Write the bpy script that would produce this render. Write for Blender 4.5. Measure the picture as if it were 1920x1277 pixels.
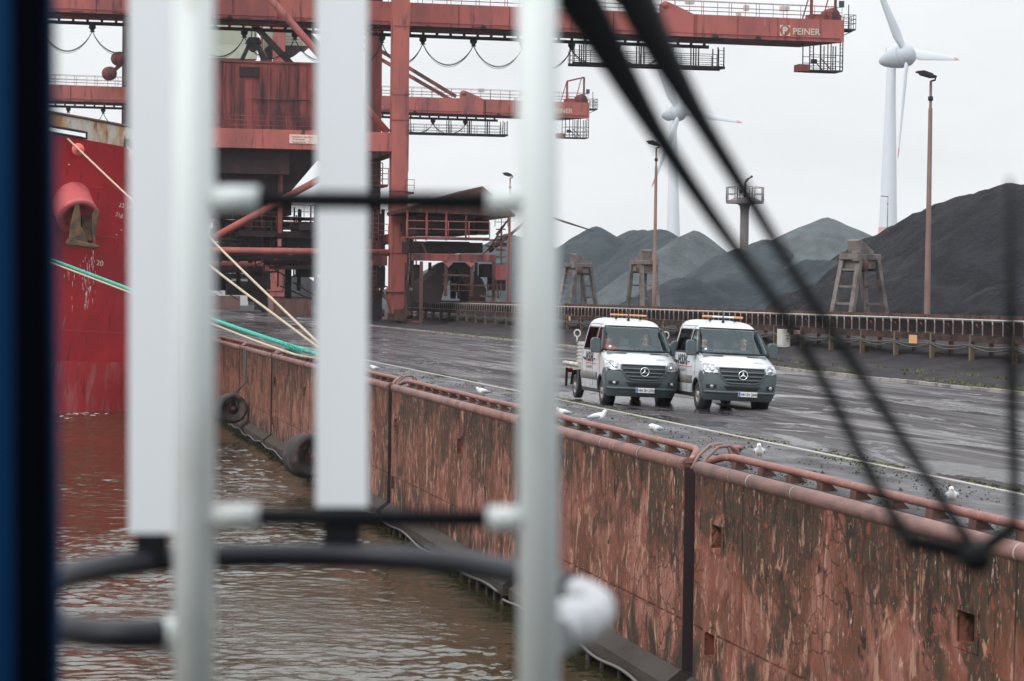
import bpy, bmesh, math, random
from mathutils import Vector, Matrix, noise
random.seed(7)
R_ = math.radians
for _o in list(bpy.data.objects):
    bpy.data.objects.remove(_o)
SC = bpy.context.scene
COL = SC.collection

# ------------------------------------------------------------------ camera
# World axes: +Y runs along the quay away from the camera, +X runs inland, z = 0 is the quay surface.
FPX, CX, CY, HCAM, ROLL = 4900.0, 960.0, 638.5, 2.74, 0.014


def _axes(yaw, pitch):
    f0 = Vector((math.sin(yaw), math.cos(yaw), 0))
    h = Vector((math.cos(yaw), -math.sin(yaw), 0))
    F = f0 * math.cos(pitch) + Vector((0, 0, -1)) * math.sin(pitch)
    d0 = F.cross(h)
    return h * math.cos(ROLL) - d0 * math.sin(ROLL), h * math.sin(ROLL) + d0 * math.cos(ROLL), F


def _solve():
    yaw, pitch = 0.19, 0.016
    for _ in range(40):
        A = _axes(yaw, pitch)
        d = Vector((0, 1, 0))
        ex = CX + FPX * d.dot(A[0]) / d.dot(A[2]) - 30.0
        ey = CY + FPX * d.dot(A[1]) / d.dot(A[2]) - 541.0
        yaw += ex / FPX
        pitch += ey / FPX
    return _axes(yaw, pitch)


AXR, AXD, AXF = _solve()
EYE = Vector((0, 0, HCAM))


def ray(px, py):
    return AXR * ((px - CX) / FPX) + AXD * ((py - CY) / FPX) + AXF


def G(px, py, z=0.0):            # point of a photo pixel on the level z
    d = ray(px, py)
    return EYE + d * ((z - HCAM) / d.z)


def PX(px, py, X):               # ... on the upright plane x = X
    d = ray(px, py)
    return EYE + d * (X / d.x)


def PY(px, py, Y):               # ... on the upright plane y = Y
    d = ray(px, py)
    return EYE + d * (Y / d.y)


def PD(px, py, depth):           # ... at a distance along the view
    return EYE + ray(px, py) * depth


cam = bpy.data.cameras.new("camera")
cam.sensor_width = 36.0
cam.lens = FPX / 1920.0 * 36.0
cam.clip_start, cam.clip_end = 0.05, 12000
cam.dof.use_dof = True
cam.dof.focus_distance = 76.0
cam.dof.aperture_fstop = 5.4
camo = bpy.data.objects.new("camera", cam)
COL.objects.link(camo)
_m = Matrix((AXR, -AXD, -AXF)).transposed().to_4x4()
_m.translation = EYE
camo.matrix_world = _m
SC.camera = camo

# ------------------------------------------------------------------ sky, sun, exposure
SUN_EL, SUN_AZ = R_(42), R_(238)
world = bpy.data.worlds.new("World")
SC.world = world
world.use_nodes = True
_n, _l = world.node_tree.nodes, world.node_tree.links
_n.clear()
_out = _n.new("ShaderNodeOutputWorld")
_bg = _n.new("ShaderNodeBackground")
_bg.inputs["Strength"].default_value = 0.1
_sky = _n.new("ShaderNodeTexSky")
_sky.sky_type = "NISHITA"
_sky.sun_disc = False
_sky.sun_elevation = SUN_EL
_sky.sun_rotation = SUN_AZ
_sky.dust_density = 6.0
_tc = _n.new("ShaderNodeTexCoord")
_sep = _n.new("ShaderNodeSeparateXYZ")
_rmp = _n.new("ShaderNodeValToRGB")
_rmp.color_ramp.elements[0].position = 0.0
_rmp.color_ramp.elements[0].color = (0.392, 0.4, 0.406, 1)
_rmp.color_ramp.elements[1].position = 0.9
_rmp.color_ramp.elements[1].color = (0.85, 0.87, 0.91, 1)
_e = _rmp.color_ramp.elements.new(0.12)
_e.color = (0.402, 0.412, 0.422, 1)
_mul = _n.new("ShaderNodeVectorMath")
_mul.operation = "SCALE"
_mul.inputs["Scale"].default_value = 25.0
_mix = _n.new("ShaderNodeMix")
_mix.data_type = "RGBA"
_mix.inputs["Factor"].default_value = 0.93
_l.new(_tc.outputs["Generated"], _sep.inputs[0])
_l.new(_sep.outputs["Z"], _rmp.inputs[0])
_cn = _n.new("ShaderNodeTexNoise")
_cn.inputs["Scale"].default_value = 5.0
_cn.inputs["Detail"].default_value = 4.0
_cm = _n.new("ShaderNodeMapping")
_cm.inputs["Scale"].default_value = (1, 1, 3.5)
_l.new(_tc.outputs["Generated"], _cm.inputs[0])
_l.new(_cm.outputs[0], _cn.inputs["Vector"])
_cr = _n.new("ShaderNodeMapRange")
_cr.inputs[1].default_value, _cr.inputs[2].default_value = 0.3, 0.7
_cr.inputs[3].default_value, _cr.inputs[4].default_value = 0.90, 1.06
_l.new(_cn.outputs["Fac"], _cr.inputs[0])
_cs = _n.new("ShaderNodeVectorMath")
_cs.operation = "SCALE"
_l.new(_rmp.outputs[0], _cs.inputs[0])
_l.new(_cr.outputs[0], _cs.inputs["Scale"])
_l.new(_cs.outputs[0], _mul.inputs[0])
_l.new(_sky.outputs[0], _mix.inputs["A"])
_l.new(_mul.outputs[0], _mix.inputs["B"])
_l.new(_mix.outputs["Result"], _bg.inputs["Color"])
_l.new(_bg.outputs[0], _out.inputs["Surface"])
sun = bpy.data.lights.new("sun", "SUN")
sun.energy = 1.5
sun.angle = R_(22)
sun.color = (1.0, 0.97, 0.93)
suno = bpy.data.objects.new("sun", sun)
COL.objects.link(suno)
_sd = Vector((math.sin(SUN_AZ) * math.cos(SUN_EL), math.cos(SUN_AZ) * math.cos(SUN_EL), math.sin(SUN_EL)))
suno.rotation_euler = _sd.to_track_quat("Z", "Y").to_euler()
SC.view_settings.view_transform = "Standard"
SC.view_settings.look = "None"
SC.view_settings.exposure = 0.0
SC.view_settings.gamma = 1.0
SC.render.engine = "CYCLES"
SC.cycles.use_denoising = True
SC.cycles.max_bounces = 8
SC.cycles.transparent_max_bounces = 16
SC.cycles.volume_bounces = 0
SC.cycles.sample_clamp_indirect = 6.0


# ------------------------------------------------------------------ materials
def _nodes(name):
    m = bpy.data.materials.new(name)
    m.use_nodes = True
    return m, m.node_tree.nodes, m.node_tree.links, m.node_tree.nodes["Principled BSDF"]


def _noise(n, l, scale, seed=0.0, detail=4.0, rough=0.55, dist=0.0):
    geo = n.new("ShaderNodeNewGeometry")
    mp = n.new("ShaderNodeMapping")
    mp.inputs["Scale"].default_value = scale if isinstance(scale, (tuple, list)) else (scale,) * 3
    mp.inputs["Location"].default_value = (seed * 3.1, seed * 7.7, seed * 1.3)
    t = n.new("ShaderNodeTexNoise")
    t.inputs["Scale"].default_value = 1.0
    t.inputs["Detail"].default_value = detail
    t.inputs["Roughness"].default_value = rough
    t.inputs["Distortion"].default_value = dist
    l.new(geo.outputs["Position"], mp.inputs[0])
    l.new(mp.outputs[0], t.inputs["Vector"])
    return t.outputs["Fac"]


def _range(n, l, sock, lo, hi, a=0.0, b=1.0):
    r = n.new("ShaderNodeMapRange")
    r.inputs[1].default_value, r.inputs[2].default_value = lo, hi
    r.inputs[3].default_value, r.inputs[4].default_value = a, b
    l.new(sock, r.inputs[0])
    return r.outputs[0]


def _mixc(n, l, fac, a, b):
    x = n.new("ShaderNodeMix")
    x.data_type = "RGBA"
    l.new(fac, x.inputs["Factor"])
    for s, v in (("A", a), ("B", b)):
        if isinstance(v, tuple):
            x.inputs[s].default_value = (*v, 1.0)
        else:
            l.new(v, x.inputs[s])
    return x.outputs["Result"]


def mat(name, base, rough=0.6, layers=(), metal=0.0, bump=None, rough2=None, spec=0.5, cracks=None, warp=0.0):
    """Principled base with noise-shaped stains: layers of (colour, scale, lo, hi, seed)."""
    m, n, l, p = _nodes(name)
    c = tuple(base)
    p.inputs["Base Color"].default_value = (*base, 1)
    p.inputs["Roughness"].default_value = rough
    p.inputs["Metallic"].default_value = metal
    p.inputs["Specular IOR Level"].default_value = spec
    for colr, scale, lo, hi, seed, *zb in layers:
        fac = _noise(n, l, scale, seed, 6.0 if warp else 5.0, 0.66 if warp else 0.6, warp)
        if zb:                                    # stains thicker towards the top (+) or the foot (-) of the thing
            g_ = n.new("ShaderNodeNewGeometry")
            sp_ = n.new("ShaderNodeSeparateXYZ")
            l.new(g_.outputs["Position"], sp_.inputs[0])
            ma = n.new("ShaderNodeMath")
            ma.operation = "MULTIPLY_ADD"
            l.new(sp_.outputs["Z"], ma.inputs[0])
            ma.inputs[1].default_value = zb[0]
            ma.inputs[2].default_value = zb[0] * 1.6
            ad_ = n.new("ShaderNodeMath")
            l.new(fac, ad_.inputs[0])
            l.new(ma.outputs[0], ad_.inputs[1])
            fac = ad_.outputs[0]
        c = _mixc(n, l, _range(n, l, fac, lo, hi), c, tuple(colr))
    if cracks:
        colr, scale, width, seed = cracks
        geo = n.new("ShaderNodeNewGeometry")
        mp = n.new("ShaderNodeMapping")
        mp.inputs["Scale"].default_value = scale
        ns = n.new("ShaderNodeTexNoise")
        ns.inputs["Scale"].default_value = 2.2
        ad = n.new("ShaderNodeMixRGB")
        ad.blend_type = "ADD"
        ad.inputs[0].default_value = 0.35
        v = n.new("ShaderNodeTexVoronoi")
        v.feature = "DISTANCE_TO_EDGE"
        v.inputs["Scale"].default_value = 1.0
        l.new(geo.outputs["Position"], mp.inputs[0])
        l.new(mp.outputs[0], ns.inputs["Vector"])
        l.new(mp.outputs[0], ad.inputs[1])
        l.new(ns.outputs["Color"], ad.inputs[2])
        l.new(ad.outputs[0], v.inputs["Vector"])
        f = _range(n, l, v.outputs["Distance"], 0.0, width, 1.0, 0.0)
        gate = _range(n, l, _noise(n, l, 0.45, seed), 0.44, 0.56)
        mm = n.new("ShaderNodeMath")
        mm.operation = "MULTIPLY"
        l.new(f, mm.inputs[0])
        l.new(gate, mm.inputs[1])
        c = _mixc(n, l, mm.outputs[0], c, tuple(colr))
    if not isinstance(c, tuple):
        l.new(c, p.inputs["Base Color"])
    if rough2:
        scale, lo, hi, ra, rb, seed = rough2
        l.new(_range(n, l, _noise(n, l, scale, seed, 5.0), lo, hi, ra, rb), p.inputs["Roughness"])
    if bump:
        scale, strength, dist = bump
        b = n.new("ShaderNodeBump")
        b.inputs["Strength"].default_value = strength
        b.inputs["Distance"].default_value = dist
        l.new(_noise(n, l, scale, 9.0, 6.0), b.inputs["Height"])
        l.new(b.outputs[0], p.inputs["Normal"])
    return m


def glass(name, tint, gloss=(1, 1, 1), rough=0.02, ior=1.6):
    m, n, l, p = _nodes(name)
    n.remove(p)
    o = n["Material Output"]
    t = n.new("ShaderNodeBsdfTransparent")
    t.inputs[0].default_value = (*tint, 1)
    g = n.new("ShaderNodeBsdfGlossy")
    g.inputs["Roughness"].default_value = rough
    g.inputs[0].default_value = (*gloss, 1)
    fr = n.new("ShaderNodeFresnel")
    fr.inputs[0].default_value = ior
    x = n.new("ShaderNodeMixShader")
    l.new(fr.outputs[0], x.inputs[0])
    l.new(t.outputs[0], x.inputs[1])
    l.new(g.outputs[0], x.inputs[2])
    l.new(x.outputs[0], o.inputs["Surface"])
    return m


SOOT, GRIME = (0.030, 0.023, 0.026), (0.11, 0.05, 0.05)
MAT = dict(
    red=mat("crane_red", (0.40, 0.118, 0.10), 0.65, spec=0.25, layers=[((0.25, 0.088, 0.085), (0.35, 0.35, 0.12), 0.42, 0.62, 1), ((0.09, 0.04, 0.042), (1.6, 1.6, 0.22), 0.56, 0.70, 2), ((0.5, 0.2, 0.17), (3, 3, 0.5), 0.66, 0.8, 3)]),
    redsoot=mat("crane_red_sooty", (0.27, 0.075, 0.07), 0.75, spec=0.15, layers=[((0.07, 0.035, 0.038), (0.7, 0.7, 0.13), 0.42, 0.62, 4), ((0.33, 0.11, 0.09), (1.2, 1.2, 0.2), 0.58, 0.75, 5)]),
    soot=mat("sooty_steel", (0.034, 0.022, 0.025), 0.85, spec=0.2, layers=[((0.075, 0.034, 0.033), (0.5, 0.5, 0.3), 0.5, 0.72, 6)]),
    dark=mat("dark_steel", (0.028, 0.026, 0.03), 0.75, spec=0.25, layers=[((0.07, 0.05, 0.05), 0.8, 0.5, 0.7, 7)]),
    rust=mat("rusty_steel", (0.125, 0.068, 0.054), 0.85, spec=0.15, layers=[((0.055, 0.032, 0.029), (1.5, 1.5, 0.5), 0.42, 0.65, 8), ((0.28, 0.17, 0.13), (4, 4, 1), 0.6, 0.8, 9)]),
    grab=mat("grab_steel", (0.165, 0.142, 0.13), 0.8, [((0.075, 0.06, 0.055), 1.5, 0.45, 0.65, 8), ((0.3, 0.24, 0.21), 3, 0.62, 0.8, 9)]),
    pole=mat("lamp_pole_paint", (0.24, 0.15, 0.13), 0.7, [((0.13, 0.08, 0.075), (1, 1, 0.3), 0.45, 0.7, 3)]),
    mast=mat("grey_mast", (0.2, 0.17, 0.165), 0.7, [((0.14, 0.12, 0.12), 0.5, 0.4, 0.7, 3)]),
    galv=mat("galvanised", (0.5, 0.47, 0.44), 0.5, [((0.3, 0.24, 0.2), 3, 0.5, 0.7, 2)]),
    idler=mat("idler_steel", (0.24, 0.215, 0.19), 0.6, [((0.17, 0.12, 0.1), 2.2, 0.45, 0.65, 2)]),
    conv=mat("conveyor_beam", (0.07, 0.042, 0.035), 0.85, spec=0.15, layers=[((0.032, 0.022, 0.02), (2, 0.7, 2), 0.42, 0.58, 8), ((0.15, 0.085, 0.065), (3, 1.6, 3), 0.6, 0.7, 9)]),
    cable=mat("cable_grey", (0.115, 0.105, 0.1), 0.7),
    yellowpost=mat("ochre_posts", (0.15, 0.115, 0.07), 0.8, [((0.1, 0.065, 0.045), 2, 0.45, 0.65, 2)]),
    belt=mat("belt_rubber", (0.02, 0.02, 0.022), 0.85),
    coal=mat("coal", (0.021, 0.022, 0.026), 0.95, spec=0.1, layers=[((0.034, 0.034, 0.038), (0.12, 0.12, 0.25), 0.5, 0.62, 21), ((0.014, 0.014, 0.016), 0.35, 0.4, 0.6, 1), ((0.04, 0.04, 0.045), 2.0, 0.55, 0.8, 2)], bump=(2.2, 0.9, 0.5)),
    coalblue=mat("coal_reflection_tint", (0.044, 0.058, 0.066), 0.95, spec=0.1, layers=[((0.06, 0.074, 0.08), (0.09, 0.09, 0.2), 0.5, 0.62, 21), ((0.031, 0.041, 0.047), 0.2, 0.4, 0.6, 1), ((0.055, 0.06, 0.064), 1.6, 0.55, 0.8, 2)], bump=(1.6, 0.8, 0.5)),  # bluish glass reflection over the heaps is put into the coal's colour
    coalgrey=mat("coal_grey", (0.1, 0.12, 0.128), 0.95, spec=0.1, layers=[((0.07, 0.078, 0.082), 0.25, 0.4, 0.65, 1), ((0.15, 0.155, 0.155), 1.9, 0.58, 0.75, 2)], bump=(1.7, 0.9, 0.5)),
    wall=mat("quay_wall_paint", (0.195, 0.068, 0.046), 0.8, [((0.285, 0.128, 0.097), (1, 0.9, 0.6), 0.46, 0.6, 12), ((0.115, 0.048, 0.028), (1, 0.5, 0.5), 0.45, 0.57, 1), ((0.060, 0.037, 0.024), (1, 0.42, 0.42), 0.53, 0.585, 2, 0.07), ((0.065, 0.038, 0.025), (1, 3.0, 0.4), 0.585, 0.66, 5, 0.03), ((0.36, 0.20, 0.14), (1, 3.2, 1.5), 0.565, 0.61, 3, -0.02), ((0.03, 0.02, 0.015), (1, 2.0, 1.3), 0.605, 0.645, 16, 0.06), ((0.47, 0.33, 0.28), (1, 11, 4.0), 0.625, 0.66, 6), ((0.22, 0.06, 0.034), (1, 8, 5), 0.58, 0.62, 8), ((0.025, 0.018, 0.014), (1, 10, 0.5), 0.62, 0.66, 15, 0.03), ((0.085, 0.085, 0.02), (1, 0.9, 0.7), 0.68, 0.75, 11), ((0.040, 0.030, 0.021), (1, 1.3, 0.8), 0.66, 0.78, 18, -0.13)], bump=((3, 9, 6), 0.5, 0.03), cracks=((0.04, 0.016, 0.011), (1.0, 2.3, 2.7), 0.045, 4.0), warp=0.8, spec=0.2),
    coping=mat("coping_pipe", (0.215, 0.105, 0.088), 0.6, [((0.12, 0.06, 0.052), (3, 1.2, 3), 0.46, 0.64, 1), ((0.11, 0.06, 0.05), (6, 3, 6), 0.58, 0.66, 5), ((0.55, 0.47, 0.43), (0.6, 9, 0.6), 0.655, 0.685, 2)]),
    guard=mat("guard_rail_paint", (0.24, 0.092, 0.07), 0.5, [((0.16, 0.07, 0.06), (3, 1.6, 3), 0.46, 0.62, 3), ((0.4, 0.24, 0.2), (4, 7, 4), 0.6, 0.68, 4)]),
    concrete=mat("wet_concrete", (0.05, 0.041, 0.035), 0.8, spec=0.2, layers=[((0.035, 0.028, 0.024), (1, 0.5, 1.5), 0.45, 0.62, 1), ((0.09, 0.1, 0.035), (1, 0.7, 0.7), 0.66, 0.75, 3)], bump=(4, 0.5, 0.03)),
    kerb=mat("kerb_stone", (0.3, 0.28, 0.26), 0.8, [((0.13, 0.12, 0.11), 1.3, 0.45, 0.6, 2)]),
    railtop=mat("worn_rail", (0.36, 0.34, 0.32), 0.45, [((0.3, 0.26, 0.23), (2, 0.6, 2), 0.5, 0.66, 2)], metal=0.3),
    rubber=mat("old_rubber", (0.04, 0.034, 0.033), 0.75, spec=0.2, layers=[((0.12, 0.095, 0.09), 2.0, 0.5, 0.7, 2)]),
    tyre=mat("tyre_rubber", (0.03, 0.03, 0.032), 0.8, [((0.075, 0.068, 0.062), 6, 0.5, 0.7, 2)]),
    chain=mat("chain_steel", (0.06, 0.05, 0.047), 0.6),
    hull=mat("hull_red", (0.45, 0.024, 0.032), 0.42, [((0.31, 0.018, 0.026), 0.25, 0.4, 0.65, 1), ((0.52, 0.042, 0.046), (0.5, 0.5, 0.2), 0.52, 0.75, 2), ((0.2, 0.014, 0.018), (2.5, 2.5, 0.35), 0.6, 0.7, 7), ((0.48, 0.16, 0.15), (4, 4, 0.6), 0.66, 0.74, 3)]),
    boot=mat("hull_worn_red", (0.42, 0.03, 0.036), 0.5, [((0.42, 0.12, 0.12), (1.6, 1.6, 0.5), 0.5, 0.68, 1), ((0.16, 0.015, 0.02), (3, 3, 0.4), 0.58, 0.7, 2), ((0.5, 0.3, 0.28), (5, 5, 0.8), 0.68, 0.76, 6)]),
    hullpink=mat("hull_pink_red", (0.5, 0.11, 0.115), 0.5, [((0.36, 0.04, 0.045), 0.8, 0.5, 0.7, 1)]),
    bulwark=mat("bulwark_white", (0.62, 0.59, 0.54), 0.55, [((0.5, 0.25, 0.08), (1.1, 1.1, 0.16), 0.47, 0.62, 1), ((0.3, 0.11, 0.03), (2.6, 2.6, 0.4), 0.56, 0.68, 2), ((0.36, 0.29, 0.22), (4, 4, 0.5), 0.6, 0.75, 4)]),
    anchor=mat("anchor_rust", (0.13, 0.075, 0.04), 0.85, [((0.05, 0.035, 0.025), 2.0, 0.42, 0.6, 1), ((0.3, 0.22, 0.13), 3, 0.62, 0.78, 2)], bump=(8, 0.6, 0.05)),
    rope=mat("rope_beige", (0.52, 0.43, 0.32), 0.9, [((0.3, 0.24, 0.17), 12, 0.45, 0.65, 1)]),
    ropegreen=mat("rope_green", (0.05, 0.42, 0.33), 0.85, [((0.02, 0.2, 0.16), 9, 0.45, 0.65, 1), ((0.5, 0.6, 0.55), 14, 0.65, 0.75, 2)]),
    ratguard=mat("rat_guard_red", (0.75, 0.13, 0.1), 0.5),
    white=mat("white_paint", (0.78, 0.79, 0.8), 0.4),
    markings=mat("marking_paint", (0.62, 0.52, 0.42), 0.6),
    ladderwhite=mat("ladder_white", (0.68, 0.73, 0.72), 0.45, [((0.46, 0.48, 0.46), (9, 9, 2.5), 0.5, 0.72, 1), ((0.34, 0.25, 0.18), (22, 22, 9), 0.68, 0.74, 4)]),
    barwhite=mat("cage_bar_white", (0.74, 0.78, 0.81), 0.5),
    hoopend=mat("worn_grey_white", (0.46, 0.48, 0.5), 0.5, [((0.2, 0.2, 0.21), (30, 30, 30), 0.5, 0.66, 3)]),
    sleeve=mat("grip_sleeve_black", (0.007, 0.008, 0.01), 0.75, spec=0.15),
    hoopdark=mat("hoop_dark", (0.012, 0.013, 0.019), 0.45, spec=0.35),
    navy=mat("navy_paint", (0.001, 0.03, 0.095), 0.6, spec=0.1),
    gasket=mat("black_gasket", (0.0015, 0.002, 0.004), 0.9, spec=0.03),
    wiper=mat("wiper_black", (0.006, 0.008, 0.009), 0.6, spec=0.15),
    turbine=mat("turbine_white", (0.6, 0.64, 0.68), 0.4),
    turbgrey=mat("nacelle_grey", (0.42, 0.46, 0.5), 0.45),
    turbred=mat("turbine_red", (0.58, 0.3, 0.3), 0.5),
    house=mat("machine_house_green", (0.42, 0.45, 0.36), 0.6, [((0.3, 0.33, 0.27), (0.6, 0.6, 0.2), 0.5, 0.7, 1)]),
    lettering=mat("crane_lettering", (0.56, 0.5, 0.42), 0.6),
    signpink=mat("sign_cream", (0.72, 0.54, 0.46), 0.6),
    signblack=mat("sign_print", (0.12, 0.05, 0.04), 0.7),
    signgrey=mat("sign_grey", (0.5, 0.49, 0.46), 0.6),
    ochre=mat("sign_ochre", (0.6, 0.36, 0.16), 0.6),
    blueglass=mat("screen_blue", (0.02, 0.045, 0.07), 0.3),
    grabblue=mat("grab_blue_grey", (0.06, 0.08, 0.1), 0.6, [((0.03, 0.03, 0.035), 1.0, 0.45, 0.65, 1)]),
    container=mat("container_brown", (0.17, 0.085, 0.07), 0.75, [((0.1, 0.05, 0.045), (2, 2, 0.4), 0.45, 0.65, 1)]),
    building=mat("far_building", (0.5, 0.5, 0.48), 0.7, [((0.4, 0.4, 0.39), 0.3, 0.4, 0.7, 1)]),
    windowdark=mat("dark_window", (0.04, 0.05, 0.06), 0.15),
    vanwhite=mat("van_silver_white", (0.53, 0.56, 0.58), 0.25, [((0.54, 0.565, 0.58), 1.5, 0.5, 0.75, 1), ((0.33, 0.315, 0.29), (4, 4, 2), 0.16, 0.5, 5, -0.13)], metal=0.0),
    vandirty=mat("van_side_trim", (0.13, 0.13, 0.125), 0.6, [((0.2, 0.19, 0.17), 3, 0.45, 0.7, 1)]),
    vangrey=mat("bumper_plastic", (0.072, 0.094, 0.100), 0.5, [((0.10, 0.122, 0.127), 2.5, 0.5, 0.75, 1)]),
    vanblack=mat("van_black", (0.012, 0.014, 0.016), 0.45),
    chrome=mat("chrome", (0.75, 0.77, 0.78), 0.15, metal=0.9),
    wheelrim=mat("wheel_steel", (0.33, 0.32, 0.31), 0.5, [((0.2, 0.17, 0.15), 8, 0.45, 0.65, 1)], metal=0.3),
    lamp=mat("headlight", (0.5, 0.53, 0.56), 0.12, [((0.16, 0.17, 0.19), (11, 11, 11), 0.46, 0.58, 1)], metal=0.4),
    amber=mat("amber_lens", (0.7, 0.3, 0.12), 0.3),
    interior=mat("van_interior", (0.2, 0.235, 0.24), 0.8),
    plate=mat("number_plate", (0.8, 0.8, 0.78), 0.4),
    plateblue=mat("plate_blue", (0.05, 0.14, 0.5), 0.4),
    black=mat("black_print", (0.015, 0.015, 0.017), 0.5),
    redline=mat("red_print", (0.5, 0.06, 0.05), 0.5),
    greyprint=mat("grey_print", (0.25, 0.26, 0.27), 0.5),
    redlamp=mat("tail_lamp_red", (0.5, 0.02, 0.02), 0.3),
    tank=mat("tank_grey", (0.45, 0.44, 0.41), 0.55, [((0.3, 0.28, 0.26), 3, 0.5, 0.7, 1)]),
    skin=mat("skin", (0.5, 0.3, 0.23), 0.6),
    hair=mat("grey_hair", (0.3, 0.29, 0.28), 0.8),
    jacket=mat("orange_jacket", (0.95, 0.13, 0.06), 0.7),
    darkcloth=mat("dark_jacket", (0.05, 0.06, 0.08), 0.8),
    gullwhite=mat("gull_white", (0.82, 0.82, 0.82), 0.7),
    gullgrey=mat("gull_grey", (0.42, 0.45, 0.5), 0.7),
    gulldark=mat("gull_dark", (0.06, 0.055, 0.05), 0.7),
    beak=mat("gull_beak", (0.5, 0.25, 0.1), 0.5),
    grass=mat("grass", (0.075, 0.1, 0.022), 0.8, [((0.14, 0.13, 0.045), 1.2, 0.45, 0.7, 1)]),
    gravel=mat("coal_crumbs", (0.025, 0.025, 0.028), 0.85, [((0.12, 0.115, 0.11), 7, 0.6, 0.72, 1)]),
)
MAT["windscreen"] = glass("windscreen_glass", (0.93, 0.97, 0.97), (0.7, 0.84, 0.88), ior=1.7)  # teal reflection of the viewer's window put into the gloss tint
MAT["sideglass"] = glass("side_window_glass", (0.2, 0.2, 0.19), (0.16, 0.17, 0.17))


def road_material():
    m, n, l, p = _nodes("wet_quay_asphalt")
    a = _range(n, l, _noise(n, l, (0.55, 0.035, 1), 1, 6, 0.6, 0.3), 0.38, 0.62)
    b = _range(n, l, _noise(n, l, (2.2, 0.09, 1), 3, 6, 0.6), 0.42, 0.66)
    d = _range(n, l, _noise(n, l, (1.6, 1.3, 1), 5, 6, 0.65), 0.5, 0.66)
    e = _range(n, l, _noise(n, l, (0.32, 0.05, 1), 8, 4, 0.6, 0.5), 0.55, 0.63)
    c = _mixc(n, l, a, (0.020, 0.0165, 0.018), (0.050, 0.042, 0.045))
    c = _mixc(n, l, b, c, (0.030, 0.0235, 0.026))
    c = _mixc(n, l, d, c, (0.020, 0.019, 0.021))
    c = _mixc(n, l, e, c, (0.11, 0.102, 0.102))
    l.new(c, p.inputs["Base Color"])
    l.new(_range(n, l, _noise(n, l, (0.38, 0.075, 1), 8, 7, 0.68, 0.8), 0.535, 0.575, 0.16, 0.6), p.inputs["Specular IOR Level"])
    trk = _range(n, l, _noise(n, l, (5.0, 0.022, 1), 12, 3, 0.5, 0.1), 0.5, 0.66)
    r1 = _range(n, l, _noise(n, l, (0.9, 0.05, 1), 6, 6, 0.65), 0.4, 0.58, 0.85, 0.5)
    wet = _range(n, l, _noise(n, l, (0.38, 0.075, 1), 8, 7, 0.68, 0.8), 0.535, 0.575)
    mx = n.new("ShaderNodeMix")
    l.new(wet, mx.inputs["Factor"])
    l.new(r1, mx.inputs["A"])
    mx.inputs["B"].default_value = 0.13
    m2 = n.new("ShaderNodeMath")
    m2.operation = "MULTIPLY_ADD"
    l.new(trk, m2.inputs[0])
    m2.inputs[1].default_value = -0.22
    l.new(mx.outputs["Result"], m2.inputs[2])
    m2.use_clamp = True
    l.new(m2.outputs[0], p.inputs["Roughness"])
    bp = n.new("ShaderNodeBump")
    bp.inputs["Strength"].default_value = 0.55
    bp.inputs["Distance"].default_value = 0.02
    l.new(_noise(n, l, (5, 2.5, 5), 2, 8, 0.7), bp.inputs["Height"])
    l.new(bp.outputs[0], p.inputs["Normal"])
    return m


def water_material():
    m, n, l, p = _nodes("harbour_water")
    p.inputs["Base Color"].default_value = (0.032, 0.029, 0.012, 1)
    p.inputs["Roughness"].default_value = 0.04
    p.inputs["IOR"].default_value = 1.33
    h = None
    for scale, amp, seed in (((6.5, 7.5, 1), 0.014, 2), ((15, 16, 1), 0.005, 3)):
        f = _noise(n, l, scale, seed, 2, 0.5, 0.4)
        g = n.new("ShaderNodeMath")
        g.operation = "MULTIPLY"
        g.inputs[1].default_value = amp
        l.new(f, g.inputs[0])
        if h is None:
            h = g.outputs[0]
        else:
            k = n.new("ShaderNodeMath")
            k.operation = "ADD"
            l.new(h, k.inputs[0])
            l.new(g.outputs[0], k.inputs[1])
            h = k.outputs[0]
    gate = _range(n, l, _noise(n, l, (0.16, 0.09, 1), 5, 3, 0.5, 0.8), 0.38, 0.6, 0.3, 1.0)
    q = n.new("ShaderNodeMath")
    q.operation = "MULTIPLY"
    l.new(h, q.inputs[0])
    l.new(gate, q.inputs[1])
    b = n.new("ShaderNodeBump")
    b.inputs["Strength"].default_value = 1.0
    b.inputs["Distance"].default_value = 1.0
    l.new(q.outputs[0], b.inputs["Height"])
    l.new(b.outputs[0], p.inputs["Normal"])
    return m


MAT["road"] = road_material()
MAT["water"] = water_material()
MAT["dirt"] = mat("coal_dirt", (0.034, 0.030, 0.032), 0.9, spec=0.12, layers=[((0.022, 0.02, 0.022), 0.6, 0.42, 0.6, 1), ((0.06, 0.055, 0.055), (0.8, 0.3, 1), 0.58, 0.72, 2)], bump=(3, 0.8, 0.08))
MAT["apron"] = mat("apron_dirt", (0.05, 0.047, 0.05), 0.75, [((0.024, 0.022, 0.024), (1.4, 0.7, 1), 0.45, 0.6, 1), ((0.13, 0.12, 0.125), (1.8, 0.35, 1), 0.6, 0.7, 2), ((0.09, 0.06, 0.055), (1.0, 0.3, 1), 0.6, 0.72, 4)], bump=(6, 0.8, 0.05), rough2=((1.5, 0.4, 1), 0.4, 0.6, 0.8, 0.45, 6))


# ------------------------------------------------------------------ mesh building
ORG = {}


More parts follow.
